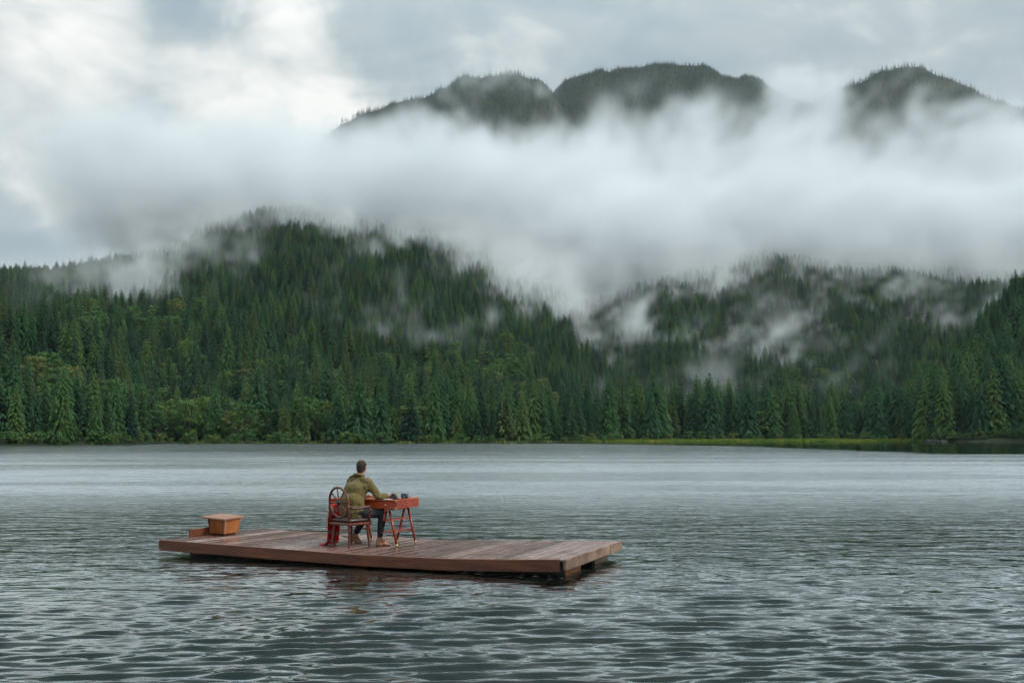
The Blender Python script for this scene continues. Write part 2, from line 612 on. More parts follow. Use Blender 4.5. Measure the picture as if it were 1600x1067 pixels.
def place_tree(name, key, var, loc, rz, h, label, cat, group, wide=1.0):
    crown, trunk, J, H, rad = SPEC[key][var % len(SPEC[key])]
    root = empty(name, loc, rz)
    s = h / H
    root.scale = (s * wide, s * wide, s)
    link('crown', crown, root)
    link('trunk', trunk, root)
    tag(root, label, cat, group)
    return root


def side_of(av):
    if av < -0.36:
        return 'of the left wooded point'
    if av < -0.20:
        return 'above the wooden box'
    if av < -0.02:
        return 'behind the seated man'
    if av < 0.12:
        return 'beyond the dock end'
    if av < 0.41:
        return 'behind the grassy bank'
    return 'of the right wooded point'


KIND_WORD = {'fir': 'dark pointed fir', 'cedar': 'soft green cedar', 'bare': 'bare-trunked fir', 'broad': 'light broadleaf tree', 'bush': 'low leafy bush'}
NAME = {'fir': 'fir_tree', 'cedar': 'cedar_tree', 'bare': 'tall_fir_tree', 'broad': 'broadleaf_tree', 'bush': 'shore_bush'}


def band(e_):
    if e_ < 14:
        return "at the water's edge"
    if e_ < 45:
        return 'in the second row'
    if e_ < 130:
        return 'low on the slope'
    return 'high on the slope'


ORD = ['first', 'second', 'third', 'fourth', 'fifth', 'sixth', 'seventh', 'eighth', 'ninth', 'tenth', 'eleventh', 'twelfth']


def ordinal(k):
    if k < len(ORD):
        return ORD[k]
    n_ = k + 1
    return f"{n_}{'th' if 10 <= n_ % 100 <= 20 else {1: 'st', 2: 'nd', 3: 'rd'}.get(n_ % 10, 'th')}"


# trees picked to stand singly, plus bushes along the waterline
todo = []
for i in np.where(single)[0]:
    todo.append((sp[i], float(X[i]), float(Y[i]), float(Z[i]) - 0.2, float(hgt[i]), float(edge[i])))
for av in np.arange(-0.52, 0.52, 0.0095):
    if rng.random() < (0.3 if 0.10 < av < 0.41 else 0.2):
        continue
    av += rng.uniform(-0.003, 0.003)
    dsh = float(shore_dist(av) + 7 * vnoise(np.array([av * 42]), np.array([3.3]), 5)[0] + 3 * vnoise(np.array([av * 130]), np.array([1.3]), 6)[0])
    off = rng.uniform(0.3, 3.0) + (max(0, float(setback(np.array(av))) - 4) if 0.10 < av < 0.41 else 0)
    yb = dsh + off
    zb_ = float(ground_z(np.array([av * yb]), np.array([yb]))[0])
    todo.append(('bush', av * yb, yb, zb_ - 0.15, float(rng.uniform(1.2, 3.2)), 5.0))
members = {}
for rec in todo:
    members.setdefault((rec[0], band(rec[5]), side_of(rec[1] / rec[2])), []).append(rec)
for (k, bd, sd), lst in members.items():
    lst.sort(key=lambda r_: r_[1] / r_[2])
    for q_, (k_, x_, y_, z_, h_, e_) in enumerate(lst):
        lab = f'{ordinal(q_)} {KIND_WORD[k]} from the left {bd} {sd}'
        place_tree(NAME[k], k, int(rng.integers(0, 9)), (x_, y_, z_), float(rng.uniform(0, 6.28)), h_, lab, 'bush' if k == 'bush' else 'tree', f'{KIND_WORD[k]}s {bd} {sd}', float(rng.uniform(0.85, 1.2)))

# ------------------------------------------------------------------ the forest behind: one mass of instanced trees
def scatter(name, keys, X, Y, Z, kidx, hs, label):
    me = bpy.data.meshes.new(name)
    me.from_pydata(np.stack([X, Y, Z], -1).tolist(), [], [])
    n = len(X)
    for an, typ, val in (('variant', 'INT', kidx), ('hscale', 'FLOAT', hs), ('wide', 'FLOAT', rng.uniform(1.05, 1.45, n)), ('turn', 'FLOAT', rng.uniform(0, 6.283, n))):
        at = me.attributes.new(an, typ, 'POINT')
        at.data.foreach_set('value', np.asarray(val, dtype=np.int32 if typ == 'INT' else np.float32))
    o = link(name, me)
    tag(o, label, 'forest', kind='stuff')
    g = bpy.data.node_groups.new(name + '_scatter', 'GeometryNodeTree')
    g.interface.new_socket('Geometry', in_out='INPUT', socket_type='NodeSocketGeometry')
    g.interface.new_socket('Geometry', in_out='OUTPUT', socket_type='NodeSocketGeometry')
    q = NB(g)
    gi, go = q.n('NodeGroupInput'), q.n('NodeGroupOutput')
    j = q.n('GeometryNodeJoinGeometry')
    for J in reversed(keys):
        src = bpy.data.objects.new(J.name, J)
        oi = q.n('GeometryNodeObjectInfo')
        oi.inputs['Object'].default_value = src
        oi.inputs['As Instance'].default_value = False
        gt = q.n('GeometryNodeGeometryToInstance', {0: oi.outputs['Geometry']})
        q.link(gt.outputs[0], j.inputs[0])

    def attr(nm, t):
        nd = q.n('GeometryNodeInputNamedAttribute', data_type=t)
        nd.inputs['Name'].default_value = nm
        return nd.outputs['Attribute']
    hs_, wd_ = attr('hscale', 'FLOAT'), attr('wide', 'FLOAT')
    hw = q.n('ShaderNodeMath', {0: hs_, 1: wd_}, operation='MULTIPLY').outputs[0]
    sv = q.n('ShaderNodeCombineXYZ', {0: hw, 1: hw, 2: hs_}).outputs[0]
    rv = q.n('ShaderNodeCombineXYZ', {2: attr('turn', 'FLOAT')}).outputs[0]
    ip = q.n('GeometryNodeInstanceOnPoints', {'Points': gi.outputs[0], 'Instance': j.outputs[0], 'Pick Instance': True, 'Instance Index': attr('variant', 'INT'), 'Rotation': rv, 'Scale': sv})
    q.link(ip.outputs[0], go.inputs[0])
    md = o.modifiers.new('scatter', 'NODES')
    md.node_group = g
    return o


keys, base, nvar, Hn = [], {}, {}, {}
for k in ('fir', 'cedar', 'bare', 'broad'):
    base[k] = len(keys)
    nvar[k] = len(SPEC[k])
    Hn[k] = SPEC[k][0][3]
    keys += [s[2] for s in SPEC[k]]
rest = ~single
kidx = np.array([base[k] + int(v) % nvar[k] for k, v in zip(sp[rest], rng.integers(0, 99, rest.sum()))])
hs = hgt[rest] / np.array([Hn[k] for k in sp[rest]])
scatter('hillside_forest', keys, X[rest], Y[rest], Z[rest] - 0.3, kidx, hs, 'dense dark green conifer forest covering the misty hillsides above the lake')

FX, FY, FZ = [], [], []
for zf, (cp, d1, d0_, sd) in zip(RIDGE_Z, RIDGES):
    x, y = jitter_grid(cp[0][0] * d1, cp[-1][0] * d1, d1 - 620, d1 + 25, 6.5)
    aa = x / y
    z = zf(x, y)
    ok = (aa > cp[0][0]) & (aa < cp[-1][0]) & (z > 260) & (np.abs(aa) < 0.62) & (rng.random(len(x)) < 0.9)
    FX.append(x[ok]); FY.append(y[ok]); FZ.append(z[ok])
FX, FY, FZ = map(np.concatenate, (FX, FY, FZ))
scatter('mountain_forest', [s[2] for s in SPEC['far']], FX, FY, FZ - 0.5, rng.integers(0, 2, len(FX)), rng.uniform(0.5, 1.0, len(FX)) * (1 + 0.25 * vnoise(FX / 40, FY / 40, 8)), 'far conifer forest on the mountain tops rising out of the cloud')
print('trees', N, 'single', single.sum(), 'far', len(FX))

# ------------------------------------------------------------------ yellow-green grass on the flat bank at the right
GRASS, bb = new_mat('bank_grass')
pos = bb.n('ShaderNodeNewGeometry').outputs['Position']
cc = bb.ramp(bb.noise(pos, 0.12, 4, 0.6), [(0.35, (0.07, 0.14, 0.022)), (0.5, (0.15, 0.22, 0.028)), (0.65, (0.25, 0.25, 0.045))])
finish(bb, principled(bb, cc, 0.8, 0.2))
gV, gF = [], []
gr_ = random.Random(12)
for _ in range(12000):
    av = gr_.uniform(0.07, 0.425) if gr_.random() < 0.95 else gr_.uniform(-0.33, 0.07)
    dsh = float(shore_dist(av) + 7 * vnoise(np.array([av * 42]), np.array([3.3]), 5)[0] + 3 * vnoise(np.array([av * 130]), np.array([1.3]), 6)[0])
    wd_ = float(setback(np.array(av))) + 1.0
    yb = dsh + 0.3 + wd_ * gr_.random() ** 1.5
    gV.append((av * yb, yb))
gz = ground_z(np.array([p[0] for p in gV]), np.array([p[1] for p in gV]))
GV = []
for (x_, y_), z_ in zip(gV, gz):
    h_ = gr_.uniform(0.3, 0.8)
    w_ = gr_.uniform(0.10, 0.24)
    an = gr_.uniform(-0.7, 0.7)
    k0 = len(GV)
    lx = gr_.uniform(-0.3, 0.3)
    GV += [(x_ - w_ * math.cos(an), y_ - w_ * math.sin(an), z_ - 0.1), (x_ + w_ * math.cos(an), y_ + w_ * math.sin(an), z_ - 0.1), (x_ + lx, y_ + gr_.uniform(-.2, .2), z_ + h_)]
    gF.append((k0, k0 + 1, k0 + 2))
o = link('bank_grass', mesh_np('bank_grass', GV, gF, [GRASS]))
tag(o, 'yellow-green grass along the flat far bank of the lake', 'grass', kind='stuff')


# ------------------------------------------------------------------ dead trees and shore rocks
def snag(loc, h, seed, label):
    r_ = random.Random(seed)
    root = empty('dead_tree', loc, 0)
    tag(root, label, 'tree', 'bare dead trees')
    V, F = [], []
    p = Vector((0, 0, -0.5))
    rad = h * 0.014
    for k in range(6):
        p2 = Vector((r_.uniform(-.02, .02) * h, r_.uniform(-.02, .02) * h, h * (k + 1) / 6))
        tube(V, F, p, p2, rad * (1 - k / 7), rad * (1 - (k + 1) / 7), 7)
        p = p2
    link('trunk', mesh_np('trunk', V, F, [SNAG], True), root)
    for k in range(9):
        z_ = h * r_.uniform(0.3, 0.97)
        an = r_.uniform(0, 6.28)
        L_ = h * r_.uniform(0.05, 0.14) * (1.2 - z_ / h)
        V, F = [], []
        tube(V, F, (0, 0, z_), (L_ * math.cos(an), L_ * math.sin(an), z_ - L_ * r_.uniform(-.2, .5)), 0.05, 0.015, 5)
        link('branch', mesh_np('branch', V, F, [SNAG], True), root)


for k, (av, off, h_, lab) in enumerate([(0.466, 3.0, 11.0, "pale bare dead tree at the water's edge of the right wooded point"),
                                        (0.158, 70.0, 25.0, 'tall thin dead trunk in the mist behind the grassy bank'),
                                        (0.195, 76.0, 22.0, 'shorter thin dead trunk in the mist, right of the tall one')]):
    yb = float(shore_dist(av)) + off
    snag((av * yb, yb, float(ground_z(np.array([av * yb]), np.array([yb]))[0])), h_, 70 + k, lab)
ROCK, bb = new_mat('shore_rock')
pos = bb.n('ShaderNodeTexCoord').outputs['Object']
cc = bb.ramp(bb.noise(pos, 1.5, 5, 0.6), [(0.35, (0.03, 0.032, 0.032)), (0.65, (0.09, 0.09, 0.09))])
finish(bb, principled(bb, cc, 0.8, 0.3))
for k, (av, off, s_, lab) in enumerate([(0.418, -1.5, 1.9, 'grey rock at the tip of the right wooded point, largest of three'), (0.424, -0.5, 1.2, 'small grey rock beside the largest one at the right point'), (0.431, -1.0, 1.5, 'low grey shore rock right of the other two at the point')]):
    bm = bmesh.new()
    bmesh.ops.create_icosphere(bm, subdivisions=2, radius=1.0)
    r_ = random.Random(k + 5)
    for v_ in bm.verts:
        v_.co *= 1 + r_.uniform(-0.22, 0.22)
        v_.co.z *= 0.5
    me = bpy.data.meshes.new('shore_rock')
    bm.to_mesh(me)
    bm.free()
    me.materials.append(ROCK)
    o = link('shore_rock', me)
    yb = float(shore_dist(av)) + off - 3
    o.location = (av * yb, yb, 0.15)
    o.scale = (s_ * 0.9, s_ * 0.7, s_ * 0.7)
    tag(o, lab, 'rock', 'shore rocks')

# ------------------------------------------------------------------ cloud bank and mist (real volumes of scattering air)
def cloud_mat(name, density, col=(0.942, 0.958, 0.966), step=1.0):
    m, bb = new_mat(name)
    at = bb.n('ShaderNodeAttribute', attribute_name='density').outputs['Fac']
    v = bb.n('ShaderNodeVolumePrincipled', {'Color': (*col, 1), 'Density': bb.math('MULTIPLY', at, density), 'Density Attribute': '', 'Anisotropy': 0.0}).outputs[0]
    finish(bb, None, v)
    m.cycles.volume_step_rate = step
    return m


def cloud(name, lo, hi, voxel, density, field, label, step=1.0):
    """a body of cloud between two corners; field(q, position) gives its density 0..1"""
    mat = cloud_mat(name + '_air', density, step=step)
    g = bpy.data.node_groups.new(name + '_field', 'GeometryNodeTree')
    g.interface.new_socket('Geometry', in_out='INPUT', socket_type='NodeSocketGeometry')
    g.interface.new_socket('Geometry', in_out='OUTPUT', socket_type='NodeSocketGeometry')
    q = NB(g)
    go = q.n('NodeGroupOutput')
    p = q.n('GeometryNodeInputPosition').outputs[0]
    d = field(q, p)
    vc = q.n('GeometryNodeVolumeCube', {'Density': d, 'Background': 0.0, 'Min': tuple(lo), 'Max': tuple(hi)})
    for ax, k in zip('XYZ', range(3)):
        vc.inputs['Resolution ' + ax].default_value = max(4, int((hi[k] - lo[k]) / voxel))
    sm = q.n('GeometryNodeSetMaterial', {0: vc.outputs[0]})
    sm.inputs['Material'].default_value = mat
    q.link(sm.outputs[0], go.inputs[0])
    V = [(x, y, z) for z in (lo[2], hi[2]) for y in (lo[1], hi[1]) for x in (lo[0], hi[0])]
    F = [(0, 2, 3, 1), (4, 5, 7, 6), (0, 1, 5, 4), (2, 6, 7, 3), (0, 4, 6, 2), (1, 3, 7, 5)]
    o = link(name, mesh_np(name, V, F, [mat]))
    md = o.modifiers.new('cloud', 'NODES')
    md.node_group = g
    tag(o, label, 'cloud', kind='stuff')
    return o


def minimum(q, *vals):
    r = vals[0]
    for v in vals[1:]:
        r = q.math('MINIMUM', r, v)
    return r


BT = R(31)


def bank_field(q, p):
    s = q.n('ShaderNodeSeparateXYZ', {0: p})
    x, y, z = s.outputs
    # along / across a sheet tilted back with the mountain slope
    al = q.math('ADD', q.math('MULTIPLY', q.math('SUBTRACT', y, 1520.0), math.cos(BT)), q.math('MULTIPLY', q.math('SUBTRACT', z, 420.0), math.sin(BT)))
    ac = q.math('SUBTRACT', q.math('MULTIPLY', q.math('SUBTRACT', z, 420.0), math.cos(BT)), q.math('MULTIPLY', q.math('SUBTRACT', y, 1520.0), math.sin(BT)))
    ps = q.n('ShaderNodeVectorMath', {0: p, 1: (1.0, 0.33, 1.15)}, operation='MULTIPLY').outputs[0]
    n_big = q.noise(ps, 0.0050, 2, 0.55, 0.5)
    n_sm = q.noise(ps, 0.019, 4, 0.62, 0.9)
    nz = q.math('ADD', q.math('MULTIPLY', n_big, 0.5), q.math('MULTIPLY', n_sm, 0.5))
    up = q.ss(al, -300.0, 260.0, 1.0, -0.35)
    dn = q.ss(z, 120.0, 200.0, -0.2, 1.0)
    fr = q.ss(ac, 0.0, 135.0, 1.0, -0.25)
    bk = q.ss(ac, -235.0, -120.0, -0.25, 1.0)
    lf = q.ss(q.math('ADD', x, q.math('MULTIPLY', z, 0.9)), -600.0, 250.0, -0.3, 1.0)
    env = minimum(q, up, dn, fr, bk, lf)
    d = q.math('ADD', env, q.math('MULTIPLY', q.math('SUBTRACT', nz, 0.5), 4.4))
    return q.math('MULTIPLY', q.ss(d, 0.15, 0.85), q.ss(env, -0.22, 0.0))


cloud('cloud_bank', (-900, 960, 110), (1500, 2350, 760), 17.0, 0.014, bank_field, 'broad pale grey cloud bank lying across the mountain between hills and summits', 2.2)


def summit_field(q, p):
    s = q.n('ShaderNodeSeparateXYZ', {0: p})
    x, y, z = s.outputs
    ps = q.n('ShaderNodeVectorMath', {0: p, 1: (1.0, 0.30, 1.3)}, operation='MULTIPLY').outputs[0]
    n_big = q.noise(ps, 0.0060, 2, 0.55, 0.8)
    n_sm = q.noise(ps, 0.022, 4, 0.65, 1.3)
    nz = q.math('ADD', q.math('MULTIPLY', n_big, 0.55), q.math('MULTIPLY', n_sm, 0.45))
    e = q.math('DIVIDE', z, y)
    lo_ = q.ss(e, 0.285, 0.350, 0.74, 0.14)
    # thicker over the saddle between the middle and the right summit
    a_ = q.math('DIVIDE', x, y)
    sad = q.math('MULTIPLY', q.ss(q.math('ABSOLUTE', q.math('SUBTRACT', a_, 0.305)), 0.015, 0.062, 0.95, 0.0), q.ss(e, 0.39, 0.36))
    box_ = minimum(q, q.ss(y, 1760.0, 1850.0, -0.3, 1.0), q.ss(y, 2030.0, 2120.0, 1.0, -0.3), q.ss(e, 0.375, 0.41, 1.0, -0.3), q.ss(x, -420.0, -330.0, -0.3, 1.0))
    env = minimum(q, q.math('ADD', lo_, sad), box_)
    d = q.math('ADD', env, q.math('MULTIPLY', q.math('SUBTRACT', nz, 0.5), 5.0))
    return q.math('MULTIPLY', q.ss(d, 0.35, 1.6), q.ss(box_, -0.28, 0.0))


cloud('summit_mist', (-440, 1740, 480), (1150, 2130, 860), 15.0, 0.011, summit_field, 'thin torn mist drifting across the mountain summits above the cloud bank', 2.0)


def fringe_field(q, p):
    s = q.n('ShaderNodeSeparateXYZ', {0: p})
    x, y, z = s.outputs
    v = q.math('SUBTRACT', y, q.math('MULTIPLY_ADD', x, 0.23, 985.0))       # distance behind the line of hill tops
    ps = q.n('ShaderNodeVectorMath', {0: p, 1: (1.0, 0.4, 1.2)}, operation='MULTIPLY').outputs[0]
    n_big = q.noise(ps, 0.0095, 2, 0.5, 0.6)
    n_sm = q.noise(ps, 0.036, 4, 0.62, 1.0)
    nz = q.math('ADD', q.math('MULTIPLY', n_big, 0.55), q.math('MULTIPLY', n_sm, 0.45))
    # the cloud sags into the saddle between the hills
    sag = q.ss(q.math('ABSOLUTE', q.math('SUBTRACT', x, 85.0)), 0.0, 190.0, 52.0, 0.0)
    dn = q.ss(q.math('ADD', z, sag), 112.0, 196.0, -0.35, 0.9)
    fr = q.ss(v, -200.0, -90.0, -0.3, 0.9)
    bk = q.ss(v, 70.0, 120.0, 1.0, -0.25)
    tp = q.ss(z, 255.0, 300.0, 1.0, -0.25)
    lf = q.ss(x, -470.0, -300.0, -0.25, 1.0)
    env = minimum(q, dn, fr, bk, tp, lf)
    d = q.math('ADD', env, q.math('MULTIPLY', q.math('SUBTRACT', nz, 0.5), 4.2))
    return q.math('MULTIPLY', q.ss(d, 0.35, 1.25), q.ss(env, -0.25, 0.0))


cloud('cloud_fringe', (-490, 660, 105), (800, 1300, 305), 8.0, 0.030, fringe_field, 'ragged lower edge of the cloud wrapping the wooded hill tops', 2.0)

# torn mist rising from the trees: it hugs the slope and thickens in these places (x, y, radius, amount)
MIST_SPOTS = [(-216, 590, 80, 1.1), (-156, 335, 28, 0.75), (-67, 515, 56, 1.0), (-42, 592, 48, 0.75), (18, 800, 115, 1.45), (80, 734, 66, 1.25),
              (172, 665, 76, 1.1), (228, 764, 60, 0.75), (95, 485, 66, 0.85), (182, 520, 48, 0.85), (214, 505, 34, 0.75), (332, 800, 110, 0.95),
              (-236, 760, 120, 0.95), (-130, 770, 110, 0.95), (135, 890, 110, 1.0), (-25, 744, 66, 0.9), (378, 790, 90, 0.9), (50, 432, 36, 0.65), (250, 900, 130, 0.9)]


def mist_field(q, p):
    s = q.n('ShaderNodeSeparateXYZ', {0: p}).outputs
    env = None
    for x_, y_, r_, k_ in MIST_SPOTS:
        dv = q.n('ShaderNodeVectorMath', {0: q.n('ShaderNodeCombineXYZ', {0: s[0], 1: s[1]}).outputs[0], 1: (x_, y_, 0)}, operation='DISTANCE').outputs['Value']
        g_ = q.ss(dv, 0.0, r_ * 1.5, k_, 0.0)
        env = g_ if env is None else q.math('MAXIMUM', env, g_)
    oi = q.n('GeometryNodeObjectInfo', transform_space='RELATIVE')
    oi.inputs['Object'].default_value = HILL
    prox = q.n('GeometryNodeProximity', {0: oi.outputs['Geometry']}, target_element='FACES').outputs['Distance']
    hug = q.ss(prox, 18.0, 50.0, 1.0, 0.0)
    # strands lean to the right as they rise
    nv = q.n('ShaderNodeCombineXYZ', {0: q.math('MULTIPLY_ADD', s[2], -0.55, s[0]), 1: q.math('MULTIPLY', s[1], 0.42), 2: q.math('MULTIPLY_ADD', s[0], 0.25, q.math('MULTIPLY', s[2], 0.75))}).outputs[0]
    n1 = q.noise(nv, 0.030, 2, 0.5, 1.1)
    n2 = q.noise(nv, 0.095, 5, 0.68, 1.5)
    nz = q.math('ADD', q.math('MULTIPLY', n1, 0.54), q.math('MULTIPLY', n2, 0.46))
    d = q.math('ADD', env, q.math('MULTIPLY', q.math('SUBTRACT', nz, 0.5), 6.4))
    return q.math('MULTIPLY', q.math('MULTIPLY', q.ss(d, 0.95, 2.3), hug), q.ss(env, 0.0, 0.35))


cloud('slope_mist', (-420, 300, 18), (520, 1060, 235), 4.6, 0.046, mist_field, 'torn strands of white mist rising from the trees on the wooded slopes', 2.6)

# ------------------------------------------------------------------ the moist air of the whole valley
HAZE, bb = new_mat('valley_haze')
finish(bb, None, bb.n('ShaderNodeVolumePrincipled', {'Color': (0.82, 0.91, 1.0, 1), 'Density': 0.000036, 'Anisotropy': 0.0}).outputs[0])
V = [(x_, y_, z_) for z_ in (-4.5, 1250) for y_ in (-950, 3600) for x_ in (-2700, 2700)]
o = link('haze', mesh_np('haze', V, [(0, 2, 3, 1), (4, 5, 7, 6), (0, 1, 5, 4), (2, 6, 7, 3), (0, 4, 6, 2), (1, 3, 7, 5)], [HAZE]))
tag(o, 'thin bluish haze filling the valley air', 'haze', kind='stuff')

# ------------------------------------------------------------------ lake
WATER, bb = new_mat('lake_water')
geo = bb.n('ShaderNodeNewGeometry').outputs['Position']
sp_ = bb.n('ShaderNodeSeparateXYZ', {0: geo})
dist = sp_.outputs[1]
ratio = bb.math('DIVIDE', sp_.outputs[0], bb.math('MAXIMUM', dist, 1.0))
# sheltered calm water under the far right shore
lim = bb.ss(ratio, 0.0, 0.45, 262.0, 112.0)
wob = bb.math('MULTIPLY', bb.math('SUBTRACT', bb.noise(geo, 0.02, 3), 0.5), 70.0)
calm = bb.ss(bb.math('ADD', bb.math('SUBTRACT', dist, lim), wob), -12.0, 14.0)
m1 = bb.n('ShaderNodeMapping', {0: geo, 2: (0, 0, R(5)), 3: (0.40, 1.0, 1.0)}).outputs[0]
h1 = bb.noise(m1, 4.6, 3, 0.55, 0.5)
m2 = bb.n('ShaderNodeMapping', {0: geo, 2: (0, 0, R(-9)), 3: (0.34, 1.0, 1.0)}).outputs[0]
h2 = bb.noise(m2, 2.0, 3, 0.55, 0.4)
m3 = bb.n('ShaderNodeMapping', {0: geo, 2: (0, 0, R(3)), 3: (0.22, 1.0, 1.0)}).outputs[0]
h3 = bb.noise(m3, 0.34, 3, 0.6, 0.3)
open_ = bb.math('SUBTRACT', 1.0, bb.math('MULTIPLY', calm, 0.95))
hh = bb.math('MULTIPLY', h1, bb.ss(dist, 7.0, 18.0, 0.011, 0.026))
hh = bb.math('ADD', hh, bb.math('MULTIPLY', h2, bb.ss(dist, 10.0, 19.0, 0.0, 0.18)))
hh = bb.math('ADD', hh, bb.math('MULTIPLY', h3, bb.math('MULTIPLY', bb.ss(dist, 24.0, 70.0, 0.0, 0.20), bb.ss(dist, 80.0, 170.0, 1.0, 0.35))))
gusts = bb.ss(bb.noise(m3, 0.11, 4, 0.6, 0.4), 0.35, 0.65, 0.75, 1.12)
m4 = bb.n('ShaderNodeMapping', {0: geo, 3: (0.12, 1.0, 1.0)}).outputs[0]
streak = bb.math('ADD', 1.0, bb.math('MULTIPLY', bb.ss(dist, 30.0, 80.0), bb.ss(bb.noise(m4, 0.13, 5, 0.7, 0.5), 0.36, 0.60, -0.30, 0.16)))
amp = bb.math('MULTIPLY', open_, bb.math('MULTIPLY', gusts, streak))
bump = bb.n('ShaderNodeBump', {'Strength': 1.0, 'Distance': 1.0, 'Height': bb.math('MULTIPLY', hh, amp)}).outputs[0]
rg = bb.math('MULTIPLY_ADD', bb.math('MULTIPLY', bb.math('MULTIPLY', bb.ss(dist, 12.0, 40.0), bb.ss(dist, 45.0, 150.0, 1.0, 0.36)), bb.math('SUBTRACT', 1.0, bb.math('MULTIPLY', calm, 0.9))), bb.math('MULTIPLY', bb.math('MULTIPLY', gusts, streak), 0.27), 0.03)
# surface reflection grows towards grazing view, dark green body below
face = bb.n('ShaderNodeLayerWeight', {'Blend': 0.5, 'Normal': bump}).outputs['Facing']
refl = bb.n('ShaderNodeValToRGB', {0: face})
cr = refl.color_ramp
cr.interpolation = 'B_SPLINE'
for pos_, val_ in ((0.5, 0.03), (0.66, 0.07), (0.75, 0.50), (0.835, 0.96)):
    e_ = cr.elements.new(pos_)
    e_.color = (val_, val_, val_, 1)
cr.elements[0].color = (0.03, 0.03, 0.03, 1)
cr.elements[-1].color = (1, 1, 1, 1)
gloss = bb.n('ShaderNodeBsdfGlossy', {'Color': (0.87, 0.90, 0.91, 1), 'Roughness': rg, 'Normal': bump}).outputs[0]
body = bb.n('ShaderNodeBsdfDiffuse', {'Color': (0.003, 0.009, 0.006, 1), 'Normal': bump}).outputs[0]
finish(bb, bb.n('ShaderNodeMixShader', {0: refl.outputs[0], 1: body, 2: gloss}).outputs[0])

# rows closer together near the dock, where single ripples show
rows = []
y = 4.0
while y < 420:
    rows.append(y)
    y += max(0.018, y * y / 3400.0)
rows = np.array(rows)
NC = 820
AA = np.linspace(-0.78, 0.78, NC)
Xw = AA[None, :] * (rows[:, None] + 6.0)
Yw = np.repeat(rows[:, None], NC, 1)
Zw = np.zeros_like(Xw)
wr = np.random.default_rng(3)
spacing = np.maximum(0.018, rows ** 2 / 3400.0)
gust = 0.75 + 0.35 * fbm(Xw / 9.0, Yw / 14.0, 3, 91)
for k in range(52):
    lam = 0.17 * (0.46 / 0.17) ** wr.random()
    th = R(-90) + wr.normal(R(4), R(10))          # mostly rolling towards the camera
    kx, ky = math.cos(th) * 2 * math.pi / lam, math.sin(th) * 2 * math.pi / lam
    amp_ = 0.0104 * lam ** 1.0 * wr.uniform(0.5, 1.3)
    fade = smooth01((lam / spacing - 3.5) / 4.0)[:, None]
    # crests bend and die out
    ph = kx * Xw + ky * Yw + wr.uniform(0, 6.28) + 1.1 * vnoise(Xw / (lam * 7), Yw / (lam * 7), 100 + k)
    env = 0.6 + 0.7 * vnoise(Xw / (lam * 5) + 9.1, Yw / (lam * 4), 200 + k)
    Zw += amp_ * fade * env * (np.sin(ph) + 0.30 * np.sin(2 * ph + 1.57))
Zw *= gust * 1.0
Zw += 0.04
V = np.stack([Xw, Yw, Zw], -1).reshape(-1, 3)
nr = len(rows)
i = np.arange(nr - 1)[:, None] * NC + np.arange(NC - 1)[None, :]
F = np.stack([i, i + 1, i + NC + 1, i + NC], -1).reshape(-1, 4)
lake = link('lake', mesh_np('lake', V, F, [WATER], True))
tag(lake, kind='structure')
# the rest of the lake, out of view, just under the rippled sheet
V = [(-2500, -900, -0.10), (2500, -900, -0.10), (2500, 700, -0.10), (-2500, 700, -0.10)]
o = link('lake_outer_water', mesh_np('lake_outer_water', V, [(0, 1, 2, 3)], [WATER]))
tag(o, kind='structure')
print('water rows', nr)

# ------------------------------------------------------------------ timber materials
def wood(name, c0, c1, c2, rough=0.5, grain=(2.0, 26.0, 26.0), scale=1.0, bump=0.25, coat=0.0, knots=0.0, objvar=0.35, spec=0.5, wet=0.45):
    m, bb = new_mat(name)
    tcn = bb.n('ShaderNodeTexCoord').outputs['Object']
    rnd = bb.n('ShaderNodeObjectInfo').outputs['Random']
    off = bb.n('ShaderNodeCombineXYZ', {0: bb.math('MULTIPLY', rnd, 31.0), 1: bb.math('MULTIPLY', rnd, 17.0), 2: bb.math('MULTIPLY', rnd, 9.0)}).outputs[0]
    pv = bb.n('ShaderNodeVectorMath', {0: tcn, 1: off}, operation='ADD').outputs[0]
    mp = bb.n('ShaderNodeMapping', {0: pv, 3: tuple(g * scale for g in grain)}).outputs[0]
    n = bb.noise(mp, 1.0, 6, 0.62, 0.6)
    blotch = bb.noise(pv, 1.7, 4, 0.55)
    fac = bb.math('ADD', bb.math('MULTIPLY', n, 0.62), bb.math('MULTIPLY', blotch, 0.38))
    fac = bb.math('ADD', fac, bb.math('MULTIPLY', bb.math('SUBTRACT', rnd, 0.5), objvar * 0.5))
    col = bb.ramp(fac, [(0.30, c0), (0.5, c1), (0.72, c2)])
    if knots:
        vor = bb.n('ShaderNodeTexVoronoi', {'Vector': bb.n('ShaderNodeMapping', {0: pv, 3: (1.6, 5.0, 5.0)}).outputs[0], 'Scale': 1.0}).outputs['Distance']
        col = bb.mix(bb.ss(vor, 0.05, 0.17, knots, 0.0), col, tuple(x * 0.25 for x in c0))
    bp = bb.n('ShaderNodeBump', {'Strength': bump, 'Distance': 0.004, 'Height': n}).outputs[0]
    rr = bb.math('MULTIPLY_ADD', bb.math('SUBTRACT', blotch, 0.5), wet, rough)
    finish(bb, principled(bb, col, rr, spec, bp, **({'Coat Weight': coat, 'Coat Roughness': 0.12} if coat else {})))
    return m


